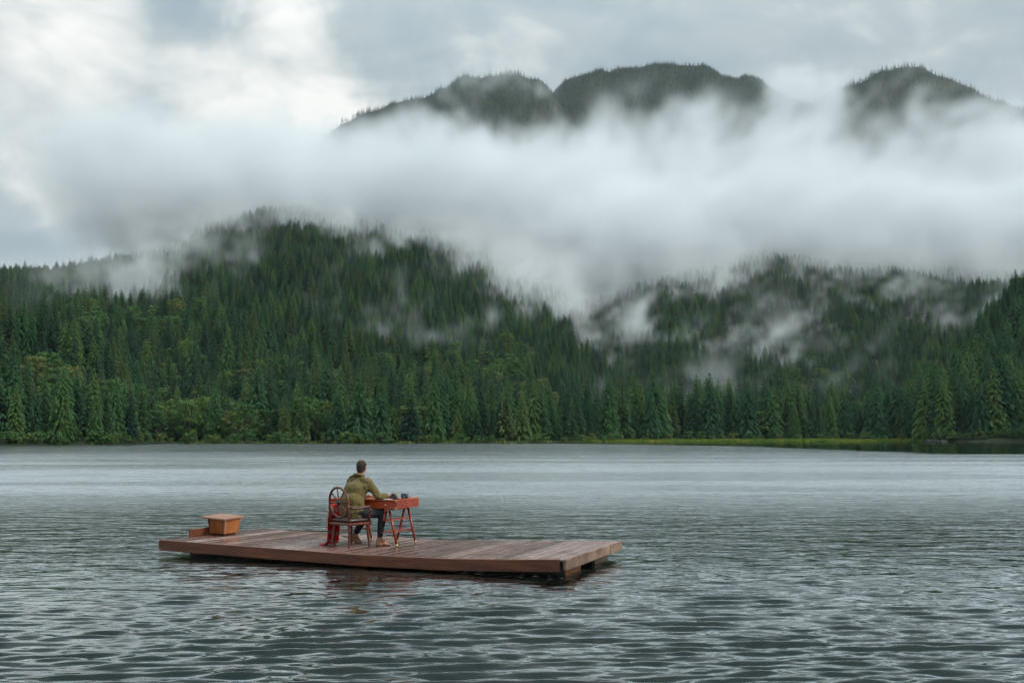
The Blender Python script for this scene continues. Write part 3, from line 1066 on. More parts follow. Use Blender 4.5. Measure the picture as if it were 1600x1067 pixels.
DECK_WOOD = wood('wet_deck_wood', (0.105, 0.046, 0.034), (0.22, 0.122, 0.098), (0.34, 0.235, 0.205), 0.24, (26.0, 1.6, 26.0), bump=0.4, objvar=0.9, spec=0.7, wet=0.25)
FASCIA_WOOD = wood('stained_board', (0.05, 0.013, 0.006), (0.15, 0.042, 0.015), (0.26, 0.085, 0.030), 0.55, (1.5, 24.0, 24.0), bump=0.3, knots=0.7)
END_WOOD = wood('weathered_end_grain', (0.10, 0.055, 0.035), (0.22, 0.13, 0.085), (0.36, 0.25, 0.18), 0.6, (14.0, 3.0, 5.0), bump=0.5)
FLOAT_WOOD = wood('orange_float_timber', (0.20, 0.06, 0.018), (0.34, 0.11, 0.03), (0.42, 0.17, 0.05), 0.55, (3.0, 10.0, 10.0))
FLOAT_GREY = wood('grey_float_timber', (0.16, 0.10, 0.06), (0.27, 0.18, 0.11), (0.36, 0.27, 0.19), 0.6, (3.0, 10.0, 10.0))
BOX_WOOD = wood('honey_pine', (0.14, 0.038, 0.009), (0.36, 0.115, 0.024), (0.52, 0.20, 0.05), 0.45, (9.0, 9.0, 2.2), bump=0.3, knots=0.5)
LID_WOOD = wood('pale_cedar_lid', (0.24, 0.10, 0.055), (0.38, 0.175, 0.105), (0.48, 0.26, 0.17), 0.4, (20.0, 2.0, 20.0))
TABLE_WOOD = wood('red_varnished_wood', (0.17, 0.017, 0.004), (0.40, 0.046, 0.008), (0.54, 0.09, 0.015), 0.3, (2.0, 22.0, 22.0), bump=0.08, coat=0.25)
CHAIR_WOOD = wood('dark_mahogany', (0.045, 0.010, 0.006), (0.115, 0.024, 0.011), (0.20, 0.048, 0.020), 0.38, (8.0, 8.0, 8.0), bump=0.05, coat=0.2)


def simple(name, col, rough=0.5, spec=0.5, **kw):
    m, bb = new_mat(name)
    tcn = bb.n('ShaderNodeTexCoord').outputs['Object']
    n = bb.noise(tcn, 14.0, 4, 0.6)
    c = bb.mix(n, tuple(x * 0.7 for x in col), tuple(min(1, x * 1.25) for x in col))
    bp = bb.n('ShaderNodeBump', {'Strength': 0.15, 'Distance': 0.004, 'Height': n}).outputs[0]
    finish(bb, principled(bb, c, rough, spec, bp, **kw))
    return m


BRASS = simple('worn_brass', (0.62, 0.42, 0.20), 0.35, Metallic=0.9)
IRON = simple('black_iron', (0.02, 0.02, 0.022), 0.5)


# ------------------------------------------------------------------ mesh helpers
def box_mesh(name, sx, sy, sz, mat, bev=0.006, c=(0, 0, 0), jitter=0.0, seed=0):
    bm = bmesh.new()
    bmesh.ops.create_cube(bm, size=1.0)
    r = random.Random(seed)
    for v in bm.verts:
        v.co = Vector((v.co.x * sx + c[0] + r.uniform(-1, 1) * jitter, v.co.y * sy + c[1] + r.uniform(-1, 1) * jitter, v.co.z * sz + c[2] + r.uniform(-1, 1) * jitter * 0.4))
    if bev:
        bmesh.ops.bevel(bm, geom=bm.edges[:], offset=bev, segments=1, affect='EDGES', profile=0.5)
    me = bpy.data.meshes.new(name)
    bm.to_mesh(me)
    bm.free()
    me.materials.append(mat)
    return me


def sweep_mesh(name, pts, rads, mat, n=10, closed=False, smooth=True):
    """round bar through points, radius per point"""
    P = [Vector(p) for p in pts]
    m = len(P)
    V, F = [], []
    up = None
    for i in range(m):
        if closed:
            t = (P[(i + 1) % m] - P[i - 1]).normalized()
        else:
            t = (P[min(i + 1, m - 1)] - P[max(i - 1, 0)]).normalized()
        if up is None:
            up = t.orthogonal().normalized()
        up = (up - t * up.dot(t)).normalized()
        s = t.cross(up)
        r = rads[i] if hasattr(rads, '__len__') else rads
        for k in range(n):
            an = 2 * math.pi * k / n
            V.append(tuple(P[i] + (up * math.cos(an) + s * math.sin(an)) * r))
    for i in range(m if closed else m - 1):
        a0, b0 = i * n, ((i + 1) % m) * n
        for k in range(n):
            F.append((a0 + k, a0 + (k + 1) % n, b0 + (k + 1) % n, b0 + k))
    if not closed:
        F.append(tuple(range(n - 1, -1, -1)))
        F.append(tuple((m - 1) * n + k for k in range(n)))
    return mesh_np(name, V, F, [mat], smooth)


def lathe_mesh(name, prof, mat, n=20):
    """profile of (radius, z)"""
    V, F = [], []
    for r_, z_ in prof:
        for k in range(n):
            an = 2 * math.pi * k / n
            V.append((max(r_, 0.0004) * math.cos(an), max(r_, 0.0004) * math.sin(an), z_))
    for i in range(len(prof) - 1):
        for k in range(n):
            F.append((i * n + k, i * n + (k + 1) % n, (i + 1) * n + (k + 1) % n, (i + 1) * n + k))
    F.append(tuple(range(n - 1, -1, -1)))
    F.append(tuple((len(prof) - 1) * n + k for k in range(n)))
    return mesh_np(name, V, F, [mat], True)


# ------------------------------------------------------------------ floating dock
TH = R(22.5)
OX, OY = 0.72, 14.06
DL, DW = 7.06, 2.66
front_z = table([(0, 0.32), (1.0, 0.274), (1.9, 0.246), (3.3, 0.243), (5.0, 0.272), (7.06, 0.312)])
back_z = table([(0, 0.318), (0.9, 0.285), (1.7, 0.252), (3.2, 0.205), (4.9, 0.238), (7.06, 0.262)])


def deck_z(u, v):
    return float(front_z(u) + (back_z(u) - front_z(u)) * v / DW)


def W(u, v, z):
    """dock coordinates (along, across, height above water) to the world"""
    return Vector((OX - math.cos(TH) * u + math.sin(TH) * v, OY + math.sin(TH) * u + math.cos(TH) * v, z))


dock = empty('floating_dock', (OX, OY, 0), -TH)
tag(dock, 'long low floating dock of wet reddish brown planks out on the lake', 'dock')
pm = [box_mesh('plank', 0.2025, DW, 0.038, DECK_WOOD, 0.012, jitter=0.002, seed=s) for s in range(4)]
npk = 32
pw = DL / npk
for k in range(npk):
    u = (k + 0.5) * pw
    zf_, zb_ = float(front_z(u)), float(back_z(u))
    o = link('plank', pm[k % 4], dock)
    o.location = (-u, DW / 2 + random.uniform(-0.006, 0.006), (zf_ + zb_) / 2 - 0.019 + random.uniform(-0.0035, 0.0035))
    slope = (float(front_z(min(u + 0.1, DL))) - float(front_z(max(u - 0.1, 0)))) / 0.2
    o.rotation_euler = (math.atan2(zb_ - zf_, DW), math.atan(slope) * 0.9, random.uniform(-0.0015, 0.0015))
    if k % 2:
        o.scale = (random.uniform(0.985, 1.0), 1, 1)


def edge_beam(name, v0, v1, zfun, mat, top, h, u0=0.0, u1=DL, seg=28):
    V, F = [], []
    for i in range(seg + 1):
        u = u0 + (u1 - u0) * i / seg
        z = float(zfun(u)) + top
        V += [(-u, v0, z), (-u, v1, z), (-u, v1, z - h), (-u, v0, z - h)]
    for i in range(seg):
        a0 = i * 4
        for k in range(4):
            F.append((a0 + k, a0 + (k + 1) % 4, a0 + 4 + (k + 1) % 4, a0 + 4 + k))
    F += [(3, 2, 1, 0), tuple(seg * 4 + k for k in range(4))]
    o = link(name, mesh_np(name, V, F, [mat]), dock)
    bv = o.modifiers.new('bevel', 'BEVEL')
    bv.width = 0.005
    bv.limit_method = 'ANGLE'
    return o


edge_beam('front_board', -0.046, -0.004, front_z, FASCIA_WOOD, -0.004, 0.170, 0.05, DL - 0.002)
edge_beam('back_board', DW + 0.004, DW + 0.046, back_z, FASCIA_WOOD, -0.004, 0.170, 0.05, DL - 0.002)
edge_beam('side_joist', 0.10, 0.16, front_z, FASCIA_WOOD, -0.042, 0.11, 0.1, DL - 0.05)
edge_beam('side_joist', DW - 0.16, DW - 0.10, back_z, FASCIA_WOOD, -0.042, 0.11, 0.1, DL - 0.05)
# right end face: butted blocks
ends = [0.0, 0.52, 0.93, 1.36, 2.06, 2.46, DW]
for k in range(6):
    v0, v1 = ends[k] - (0.046 if k == 0 else -0.002), ends[k + 1] + (0.046 if k == 5 else -0.002)
    zc = 0.5 * (front_z(0) + back_z(0)) - 0.079
    o = link('end_block', box_mesh('end_block', 0.046, v1 - v0, 0.150, END_WOOD, 0.006, jitter=0.003, seed=40 + k), dock)
    o.location = (0.026 + random.uniform(-0.003, 0.003), (v0 + v1) / 2, zc)
o = link('end_board', box_mesh('end_board', 0.045, DW + 0.08, 0.14, FASCIA_WOOD, 0.006), dock)
o.location = (-DL - 0.024, DW / 2, 0.5 * (front_z(DL) + back_z(DL)) - 0.078)
o.rotation_euler = (math.atan2(back_z(DL) - front_z(DL), DW), 0, 0)
# timbers that float the deck
SHADED_WET_WOOD = wood('shaded_wet_timber', (0.008, 0.006, 0.005), (0.020, 0.014, 0.010), (0.040, 0.026, 0.018), 0.45, (2.0, 12.0, 12.0))  # wet timber; the shade under the deck is put into its dark colour
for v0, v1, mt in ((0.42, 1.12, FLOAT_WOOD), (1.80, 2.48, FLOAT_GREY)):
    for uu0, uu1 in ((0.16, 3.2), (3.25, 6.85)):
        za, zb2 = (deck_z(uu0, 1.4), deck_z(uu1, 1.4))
        o = link('float_timber', box_mesh('float_timber', uu1 - uu0, v1 - v0, 0.42, SHADED_WET_WOOD, 0.012), dock)
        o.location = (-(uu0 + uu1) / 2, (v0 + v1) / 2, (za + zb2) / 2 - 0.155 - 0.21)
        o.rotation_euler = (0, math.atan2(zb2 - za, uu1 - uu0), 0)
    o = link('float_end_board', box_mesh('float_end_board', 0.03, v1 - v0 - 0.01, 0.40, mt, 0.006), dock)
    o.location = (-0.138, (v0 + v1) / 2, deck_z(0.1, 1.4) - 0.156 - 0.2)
# low kickboard standing on the left end
for v0, v1, hh_, mt in ((0.62, 1.12, 0.125, FASCIA_WOOD), (1.125, 1.175, 0.135, BOX_WOOD), (1.18, 1.95, 0.125, FASCIA_WOOD)):
    o = link('kickboard', box_mesh('kickboard', 0.035, v1 - v0, hh_, mt, 0.004), dock)
    o.location = (-DL + 0.03, (v0 + v1) / 2, deck_z(DL, (v0 + v1) / 2) + hh_ / 2 + 0.001)

# ------------------------------------------------------------------ wooden box with a wide lid
box = empty('wooden_box', W(6.83, 1.29, deck_z(6.83, 1.29)), -TH)
tag(box, 'honey coloured wooden box with a wide overhanging lid at the far end of the dock', 'box')
bx_w, bx_d, bx_h = 0.34, 0.40, 0.285
for nm, sx, sy, c in (('side_panel', 0.022, bx_d, (bx_w / 2 - 0.011, 0, 0)), ('side_panel', 0.022, bx_d, (-bx_w / 2 + 0.011, 0, 0)),
                      ('front_panel', bx_w - 0.046, 0.022, (0, -bx_d / 2 + 0.011, 0)), ('back_panel', bx_w - 0.046, 0.022, (0, bx_d / 2 - 0.011, 0))):
    o = link(nm, box_mesh(nm, sx, sy, bx_h - 0.03, BOX_WOOD, 0.003), box)
    o.location = (c[0], c[1], 0.03 + (bx_h - 0.03) / 2)
    o.rotation_euler = (R(7) * (c[1] < 0) - R(7) * (c[1] > 0), R(7) * (c[0] > 0) - R(7) * (c[0] < 0), 0)
for sx in (-1, 1):
    for sy in (-1, 1):
        o = link('corner_trim', box_mesh('corner_trim', 0.03, 0.03, bx_h - 0.035, LID_WOOD if sx > 0 else FASCIA_WOOD, 0.004), box)
        o.location = (sx * (bx_w / 2 - 0.008), sy * (bx_d / 2 - 0.008), 0.03 + (bx_h - 0.03) / 2)
        o.rotation_euler = (-R(7) * sy, R(7) * sx, 0)
o = link('base', box_mesh('base', bx_w - 0.085, bx_d - 0.085, 0.03, FASCIA_WOOD, 0.006), box)
o.location = (0, 0, 0.0155)
lid = link('lid', box_mesh('lid', 0.50, 0.56, 0.030, LID_WOOD, 0.006, jitter=0.004, seed=3), box)
lid.location = (-0.03, 0, bx_h + 0.022)
lid.rotation_euler = (R(1.5), R(3.5), 0)

# ------------------------------------------------------------------ writing table on trestles
TX, TY = 3.87, 1.45
tz = deck_z(TX, TY)
tab = empty('writing_table', W(TX, TY, tz), -TH)
tag(tab, 'red varnished writing table with a drawer box on two splayed trestles', 'table')
TLn, TDp, THt, TBx = 1.26, 0.80, 0.755, 0.150


def part(name, me, parent, loc=(0, 0, 0), rot=(0, 0, 0)):
    o = link(name, me, parent)
    o.location = loc
    o.rotation_euler = rot
    return o


part('tabletop', box_mesh('tabletop', TLn, TDp, 0.022, TABLE_WOOD, 0.004), tab, (0, 0, THt - 0.011))
zb0 = THt - 0.022 - (TBx - 0.022) / 2
hb = TBx - 0.0225
for s in (-1, 1):
    part('end_panel', box_mesh('end_panel', 0.02, TDp - 0.012, hb, TABLE_WOOD, 0.003), tab, (s * (TLn / 2 - 0.014), 0, zb0))
part('back_panel', box_mesh('back_panel', TLn - 0.052, 0.02, hb, TABLE_WOOD, 0.003), tab, (0, TDp / 2 - 0.016, zb0))
part('bottom_panel', box_mesh('bottom_panel', TLn - 0.052, TDp - 0.06, 0.012, TABLE_WOOD, 0.002), tab, (0, 0, THt - TBx + 0.012))
for s in (-1, 1):
    dr = part('drawer_front', box_mesh('drawer_front', TLn / 2 - 0.04, 0.02, hb - 0.012, TABLE_WOOD, 0.004), tab, (s * (TLn / 4 - 0.008), -TDp / 2 + 0.018, zb0))
    kb = link('knob', lathe_mesh('knob', [(0.0005, 0), (0.010, 0), (0.008, 0.012), (0.018, 0.02), (0.017, 0.032), (0.0005, 0.037)], BRASS, 14), dr)
    kb.location = (s * 0.13, -0.0105, 0.0)
    kb.rotation_euler = (R(90), 0, 0)
for s in (-1, 1):
    for t in (-1, 1):
        me = box_mesh('corner_bracket', 0.03, 0.03, 0.03, BRASS, 0.004)
        part('corner_bracket', me, tab, (s * (TLn / 2 - 0.012), t * (TDp / 2 - 0.012), THt - 0.016))
        part('corner_bracket', me, tab, (s * (TLn / 2 - 0.012), t * (TDp / 2 - 0.012), THt - TBx + 0.014))
foot_z = [(0.0, 0.0)]
for s in (-1, 1):
    cx = s * 0.42
    part('trestle_rail', box_mesh('trestle_rail', 0.06, 0.76, 0.035, TABLE_WOOD, 0.004), tab, (cx, 0, THt - TBx - 0.019))
    for t in (-0.31, 0.33):
        for e in (-1, 1):
            top, bot = Vector((cx + e * 0.035, t, THt - TBx - 0.03)), Vector((cx + e * 0.175, t, 0.03))
            part('trestle_leg', sweep_mesh('trestle_leg', [top, bot], [0.021, 0.019], TABLE_WOOD, 8), tab)
            d_ = (bot - top).normalized()
            part('foot_cap', sweep_mesh('foot_cap', [bot - d_ * 0.012, bot + d_ * 0.036], [0.022, 0.018], BRASS, 8), tab)
    for zz, half in ((0.225, 0.125), (0.42, 0.082)):
        for e in (-1, 1):
            part('shelf_slat', box_mesh('shelf_slat', half * 0.82, 0.74, 0.016, TABLE_WOOD, 0.003), tab, (cx + e * half * 0.46, 0.01, zz))

# ------------------------------------------------------------------ chair with a ship's wheel for a back
CX_, CY_ = -2.60, 16.25
CH = R(42)
cz = 0.25
ch = empty('wheel_back_chair', (CX_, CY_, cz), -CH)
tag(ch, "dark mahogany armchair with a ship's wheel as its back, occupied by the man", 'chair')
SEAT = 0.41


def turned(z0, z1, r):
    L = z1 - z0
    pr = [(0.010, 0.0), (0.013, 0.03), (0.011, 0.06), (0.016, 0.10), (0.012, 0.16), (0.019, 0.32), (0.022, 0.55), (0.016, 0.70), (0.024, 0.76), (0.018, 0.80), (0.024, 0.88), (0.022, 1.0)]
    return [(a * r / 0.022, z0 + L * t) for a, t in pr]


LEG = lathe_mesh('leg', turned(0.0, SEAT - 0.03, 0.022), CHAIR_WOOD, 12)
for sx, sy in ((-1, -1), (1, -1), (-1, 1), (1, 1)):
    o = part('leg', LEG, ch, (sx * (0.215 if sy < 0 else 0.225), sy * 0.205, 0.002), (R(5) * sy, R(-4) * sx, 0))
    if sy < 0:
        o.scale = (1, 1, 0.985)
part('seat_frame', box_mesh('seat_frame', 0.50, 0.48, 0.045, CHAIR_WOOD, 0.012), ch, (0, 0, SEAT - 0.035))
part('stretcher', sweep_mesh('stretcher', [(-0.21, 0, 0.15), (0, 0, 0.15), (0.21, 0, 0.15)], [0.009, 0.014, 0.009], CHAIR_WOOD, 8), ch)
LEATHER = simple('brown_leather', (0.075, 0.048, 0.042), 0.28, 0.7)
cu = part('cushion', box_mesh('cushion', 0.47, 0.45, 0.075, LEATHER, 0.03), ch, (0, 0, SEAT + 0.022))
ss_ = cu.modifiers.new('sub', 'SUBSURF')
ss_.levels = ss_.render_levels = 2
for x_ in (-0.12, 0.0, 0.12):
    b_ = link('button', lathe_mesh('button', [(0.0005, 0), (0.009, 0.0), (0.007, 0.006), (0.0005, 0.008)], LEATHER, 8), cu)
    b_.location = (x_, -0.19, 0.03)
WZ, WR = 0.715, 0.236
ring = [(WR * math.cos(t), -0.245 - 0.10 * (WR * math.sin(t)), WZ + WR * math.sin(t)) for t in np.linspace(0, 2 * math.pi, 41)[:-1]]
part('wheel_rim', sweep_mesh('wheel_rim', ring, 0.0195, CHAIR_WOOD, 10, True), ch)
hubm = lathe_mesh('hub', [(0.0005, -0.03), (0.03, -0.03), (0.038, -0.015), (0.038, 0.015), (0.03, 0.03), (0.012, 0.036), (0.0005, 0.038)], IRON, 16)
part('hub', hubm, ch, (0, -0.245, WZ), (R(90), 0, 0))
for k in range(8):
    t = 2 * math.pi * (k + 0.12) / 8
    pts, rads = [], []
    for q_, r_ in ((0.03, 0.008), (0.07, 0.007), (0.11, 0.011), (0.14, 0.008), (0.18, 0.012), (0.225, 0.008)):
        pts.append((q_ * math.cos(t), -0.245 - 0.10 * q_ * math.sin(t), WZ + q_ * math.sin(t)))
        rads.append(r_ * 1.1)
    part('spoke', sweep_mesh('spoke', pts, rads, CHAIR_WOOD, 8), ch)
for s in (-1, 1):
    part('back_post', sweep_mesh('back_post', [(s * 0.222, -0.215, SEAT - 0.05), (s * 0.236, -0.228, 0.52), (s * 0.243, -0.243, 0.62), (s * 0.236, -0.246, 0.72)], [0.020, 0.018, 0.019, 0.013], CHAIR_WOOD, 10), ch)
    part('arm', sweep_mesh('arm', [(s * 0.243, -0.24, 0.655), (s * 0.252, -0.16, 0.632), (s * 0.262, -0.04, 0.625), (s * 0.270, 0.10, 0.638), (s * 0.268, 0.17, 0.640), (s * 0.262, 0.205, 0.622)], [0.014, 0.016, 0.019, 0.022, 0.022, 0.014], CHAIR_WOOD, 10), ch)
    part('arm_support', sweep_mesh('arm_support', [(s * 0.262, 0.16, 0.63), (s * 0.258, 0.205, 0.56), (s * 0.243, 0.185, 0.48), (s * 0.236, 0.20, SEAT - 0.05)], [0.015, 0.017, 0.016, 0.019], CHAIR_WOOD, 10), ch)

# ------------------------------------------------------------------ red plaid blanket over the chair arm
PLAID, bb = new_mat('red_plaid_wool')
uvn = bb.n('ShaderNodeAttribute', attribute_name='cloth').outputs['Vector']
su = bb.n('ShaderNodeSeparateXYZ', {0: uvn})


def band_(coord, period, lo, hi, ofs=0.0):
    fr = bb.math('FRACT', bb.math('DIVIDE', bb.math('ADD', coord, ofs), period))
    return bb.math('MULTIPLY', bb.ss(fr, lo - 0.02, lo + 0.02), bb.ss(fr, hi - 0.02, hi + 0.02, 1.0, 0.0))


b1 = band_(su.outputs[0], 0.145, 0.60, 0.88)
b2 = band_(su.outputs[1], 0.30, 0.42, 0.62, 0.05)
b3 = band_(su.outputs[0], 0.145, 0.20, 0.26)
wv = bb.noise(uvn, 260.0, 2, 0.5)
c = bb.mix(wv, (0.52, 0.006, 0.012), (0.78, 0.018, 0.024))
c = bb.mix(b3, c, (0.30, 0.004, 0.008))
c = bb.mix(bb.math('MULTIPLY', b1, 0.9), c, (0.24, 0.20, 0.17))
c = bb.mix(bb.math('MULTIPLY', b2, 0.75), c, (0.10, 0.035, 0.02))
bp = bb.n('ShaderNodeBump', {'Strength': 0.4, 'Distance': 0.003, 'Height': wv}).outputs[0]
finish(bb, principled(bb, c, 0.9, 0.1, bp, **{'Sheen Weight': 0.3}))


def blanket():
    # path in the chair's frame (x outwards is negative), s along it; t runs along the chair side
    path = [(-0.21, 0.50), (-0.225, 0.60), (-0.25, 0.665), (-0.285, 0.672), (-0.305, 0.62), (-0.312, 0.50), (-0.318, 0.38), (-0.325, 0.26), (-0.335, 0.15), (-0.345, 0.07), (-0.365, 0.022), (-0.41, 0.014), (-0.46, 0.014)]
    P = [Vector((p[0], p[1])) for p in path]
    L = [0.0]
    for i in range(1, len(P)):
        L.append(L[-1] + (P[i] - P[i - 1]).length)
    ns, ntt = 64, 44
    V, F, UV = [], [], []
    r = random.Random(5)
    for j in range(ntt + 1):
        t = j / ntt
        for i in range(ns + 1):
            s = L[-1] * i / ns
            fs = i / ns
            x = float(np.interp(s, L, [p.x for p in P]))
            z = float(np.interp(s, L, [p.y for p in P]))
            hang = float(smooth01((s - 0.20) / 0.25))
            fold = hang * (0.040 * math.sin(t * 15.0 + 0.7 + 0.9 * fs) + 0.018 * math.sin(t * 33 + 2.2 * fs + 1.0))
            yw = (t - 0.5) * (0.235 + 0.04 * hang) - 0.10 + 0.012 * math.sin(fs * 9 + t * 5)
            flare = float(smooth01((fs - 0.80) / 0.2))
            ex = -flare * 0.05 * (1 - t)
            zz = z + (0.012 * math.sin(t * 21 + fs * 30) * flare if fs > 0.8 else 0) + (0.008 if fs > 0.85 else 0)
            cut = 0.05 * math.sin(t * 7 + 1) * flare
            V.append((x + fold + ex + cut * 0.4, yw - 0.03 * flare, max(zz, 0.008)))
            UV.append((s + 0.03 * math.sin(t * 4), t * 0.6, 0))
    for j in range(ntt):
        for i in range(ns):
            a0 = j * (ns + 1) + i
            F.append((a0, a0 + 1, a0 + ns + 2, a0 + ns + 1))
    me = mesh_np('plaid_blanket', V, F, [PLAID], True)
    at = me.attributes.new('cloth', 'FLOAT_VECTOR', 'POINT')
    at.data.foreach_set('vector', [c_ for u_ in UV for c_ in u_])
    return me


bl = link('plaid_blanket', blanket())
bl.location = (CX_, CY_, cz)
bl.rotation_euler = (0, 0, -CH)
so = bl.modifiers.new('thick', 'SOLIDIFY')
so.thickness = 0.006
tag(bl, 'red plaid blanket with grey stripes draped over the chair arm down to the deck', 'blanket')

# ------------------------------------------------------------------ things on the table
TOPZ = tz + THt


def on_table(u, v, dz=0.0005):
    return W(u, v, TOPZ + dz)


PAPER = simple('white_paper', (0.60, 0.57, 0.52), 0.8)
DARK = simple('dark_brown_leather_case', (0.035, 0.022, 0.020), 0.45)
CUPW = simple('white_glaze', (0.78, 0.76, 0.72), 0.25)
STEEL = simple('dark_enamel', (0.045, 0.05, 0.052), 0.35)
AMBER = simple('amber_drink', (0.20, 0.065, 0.018), 0.1)

o = link('white_card', box_mesh('white_card', 0.16, 0.004, 0.115, PAPER, 0.0008))
o.location = on_table(3.40, 1.30, 0.060)
o.rotation_euler = (R(-12), 0, -TH + R(8))
tag(o, 'upright white card leaning behind the small dark domed case on the table', 'card')


def dome_mesh():
    V, F = [], []
    prof = [(0.060, 0.0), (0.060, 0.018), (0.055, 0.04), (0.044, 0.063), (0.028, 0.082), (0.012, 0.092), (0.0, 0.095)]
    pts = [(-x, z) for x, z in prof] + [(x, z) for x, z in prof[-2::-1]]
    n = len(pts)
    for y_ in (-0.03, 0.03):
        V += [(x, y_, z) for x, z in pts]
    for i in range(n - 1):
        F.append((i, i + 1, n + i + 1, n + i))
    F.append(tuple(range(n - 1, -1, -1)))
    F.append(tuple(range(n, 2 * n)))
    F.append((0, n, 2 * n - 1, n - 1))
    me = mesh_np('domed_case', V, F, [DARK])
    return me


o = link('domed_case', dome_mesh())
o.location = on_table(3.385, 1.215)
o.rotation_euler = (0, 0, -TH + R(8))
bv = o.modifiers.new('bevel', 'BEVEL')
bv.width = 0.004
tag(o, 'small dark domed case standing in front of the white card', 'case')
o = link('notepad', box_mesh('notepad', 0.13, 0.18, 0.006, PAPER, 0.001))
o.location = on_table(3.43, 1.12, 0.0036)
o.rotation_euler = (0, 0, -TH + R(14))
tag(o, 'flat white notepad lying at the near edge of the table', 'notepad')
o = link('saucer', lathe_mesh('saucer', [(0.0005, 0.0), (0.022, 0.0), (0.026, 0.008), (0.045, 0.022), (0.047, 0.026), (0.040, 0.023), (0.0005, 0.012)], CUPW, 24))
o.location = on_table(3.30, 1.26)
tag(o, 'small shallow white dish between the dark case and the mug', 'dish')
mg = empty('mug', on_table(3.285, 1.46))
tag(mg, 'dark enamel mug behind the white dish on the table', 'mug')
part('cup', lathe_mesh('cup', [(0.0005, 0.0), (0.034, 0.0), (0.037, 0.006), (0.037, 0.085), (0.034, 0.086), (0.033, 0.012), (0.0005, 0.010)], STEEL, 24), mg)
part('handle', sweep_mesh('handle', [(-0.034, 0, 0.07), (-0.055, 0, 0.068), (-0.062, 0, 0.045), (-0.052, 0, 0.022), (-0.034, 0, 0.02)], 0.005, STEEL, 8), mg)
GLASS, bb = new_mat('clear_glass')
finish(bb, principled(bb, (0.95, 0.97, 0.97), 0.02, 0.5, **{'Transmission Weight': 1.0, 'IOR': 1.45}))
gl = empty('drinking_glass', on_table(3.262, 1.32))
tag(gl, 'clear tumbler holding an amber drink at the end of the table', 'glass')
part('tumbler', lathe_mesh('tumbler', [(0.0005, 0.0), (0.030, 0.0), (0.033, 0.004), (0.036, 0.092), (0.0335, 0.092), (0.031, 0.010), (0.0005, 0.009)], GLASS, 28), gl)
part('drink', lathe_mesh('drink', [(0.0005, 0.0105), (0.0295, 0.0105), (0.0318, 0.066), (0.0005, 0.0665)], AMBER, 24), gl)

# ------------------------------------------------------------------ the seated man, seen from behind
PB = Vector((-2.60, 16.36, 0.25))


def capsule(V, F, p0, p1, r0, r1, n=12, m=5, sq=1.0):
    p0, p1 = Vector(p0) - PB, Vector(p1) - PB
    ax = p1 - p0
    L = ax.length
    ax = ax / L if L > 1e-6 else Vector((0, 0, 1))
    s = ax.orthogonal().normalized()
    t = ax.cross(s)
    rings = []
    for k in range(m, -1, -1):
        a_ = math.pi / 2 * k / m
        rings.append((p0 - ax * r0 * math.sin(a_), r0 * math.cos(a_)))
    for k in range(0, m + 1):
        a_ = math.pi / 2 * k / m
        rings.append((p1 + ax * r1 * math.sin(a_), r1 * math.cos(a_)))
    k0 = len(V)
    for c_, r_ in rings:
        r_ = max(r_, 1e-4)
        for i_ in range(n):
            an = 2 * math.pi * i_ / n
            V.append(tuple(c_ + (s * math.cos(an) + t * math.sin(an)) * r_))
    for j_ in range(len(rings) - 1):
        for i_ in range(n):
            a0 = k0 + j_ * n
            F.append((a0 + i_, a0 + (i_ + 1) % n, a0 + n + (i_ + 1) % n, a0 + n + i_))
    F.append(tuple(k0 + i_ for i_ in range(n - 1, -1, -1)))
    F.append(tuple(k0 + (len(rings) - 1) * n + i_ for i_ in range(n)))


def ellipsoid(V, F, c_, rad, yaw=0.0, tilt=0.0, n=16, m=10):
    c_ = Vector(c_) - PB
    M = Matrix.Rotation(yaw, 3, 'Z') @ Matrix.Rotation(tilt, 3, 'X')
    k0 = len(V)
    for j_ in range(m + 1):
        ph = -math.pi / 2 + math.pi * j_ / m
        for i_ in range(n):
            an = 2 * math.pi * i_ / n
            cph = max(math.cos(ph), 1e-3)
            V.append(tuple(c_ + M @ Vector((rad[0] * cph * math.cos(an), rad[1] * cph * math.sin(an), rad[2] * math.sin(ph)))))
    for j_ in range(m):
        for i_ in range(n):
            a0 = k0 + j_ * n
            F.append((a0 + i_, a0 + (i_ + 1) % n, a0 + n + (i_ + 1) % n, a0 + n + i_))
    F.append(tuple(k0 + i_ for i_ in range(n - 1, -1, -1)))
    F.append(tuple(k0 + m * n + i_ for i_ in range(n)))


def fleshy(name, VF, mat, voxel, parent=None, smooth=6, folds=0.0, fold_size=0.08):
    o = link(name, mesh_np(name, VF[0], VF[1], [mat], True), parent)
    rm = o.modifiers.new('skin', 'REMESH')
    rm.mode = 'VOXEL'
    rm.voxel_size = voxel
    rm.use_smooth_shade = True
    sm = o.modifiers.new('smooth', 'SMOOTH')
    sm.iterations = smooth
    sm.factor = 0.5
    if folds:
        tx = bpy.data.textures.new(name + '_folds', 'CLOUDS')
        tx.noise_scale = fold_size
        tx.noise_depth = 2
        dp = o.modifiers.new('folds', 'DISPLACE')
        dp.texture = tx
        dp.strength = folds
        dp.mid_level = 0.5
        dp.texture_coords = 'LOCAL'
    return o


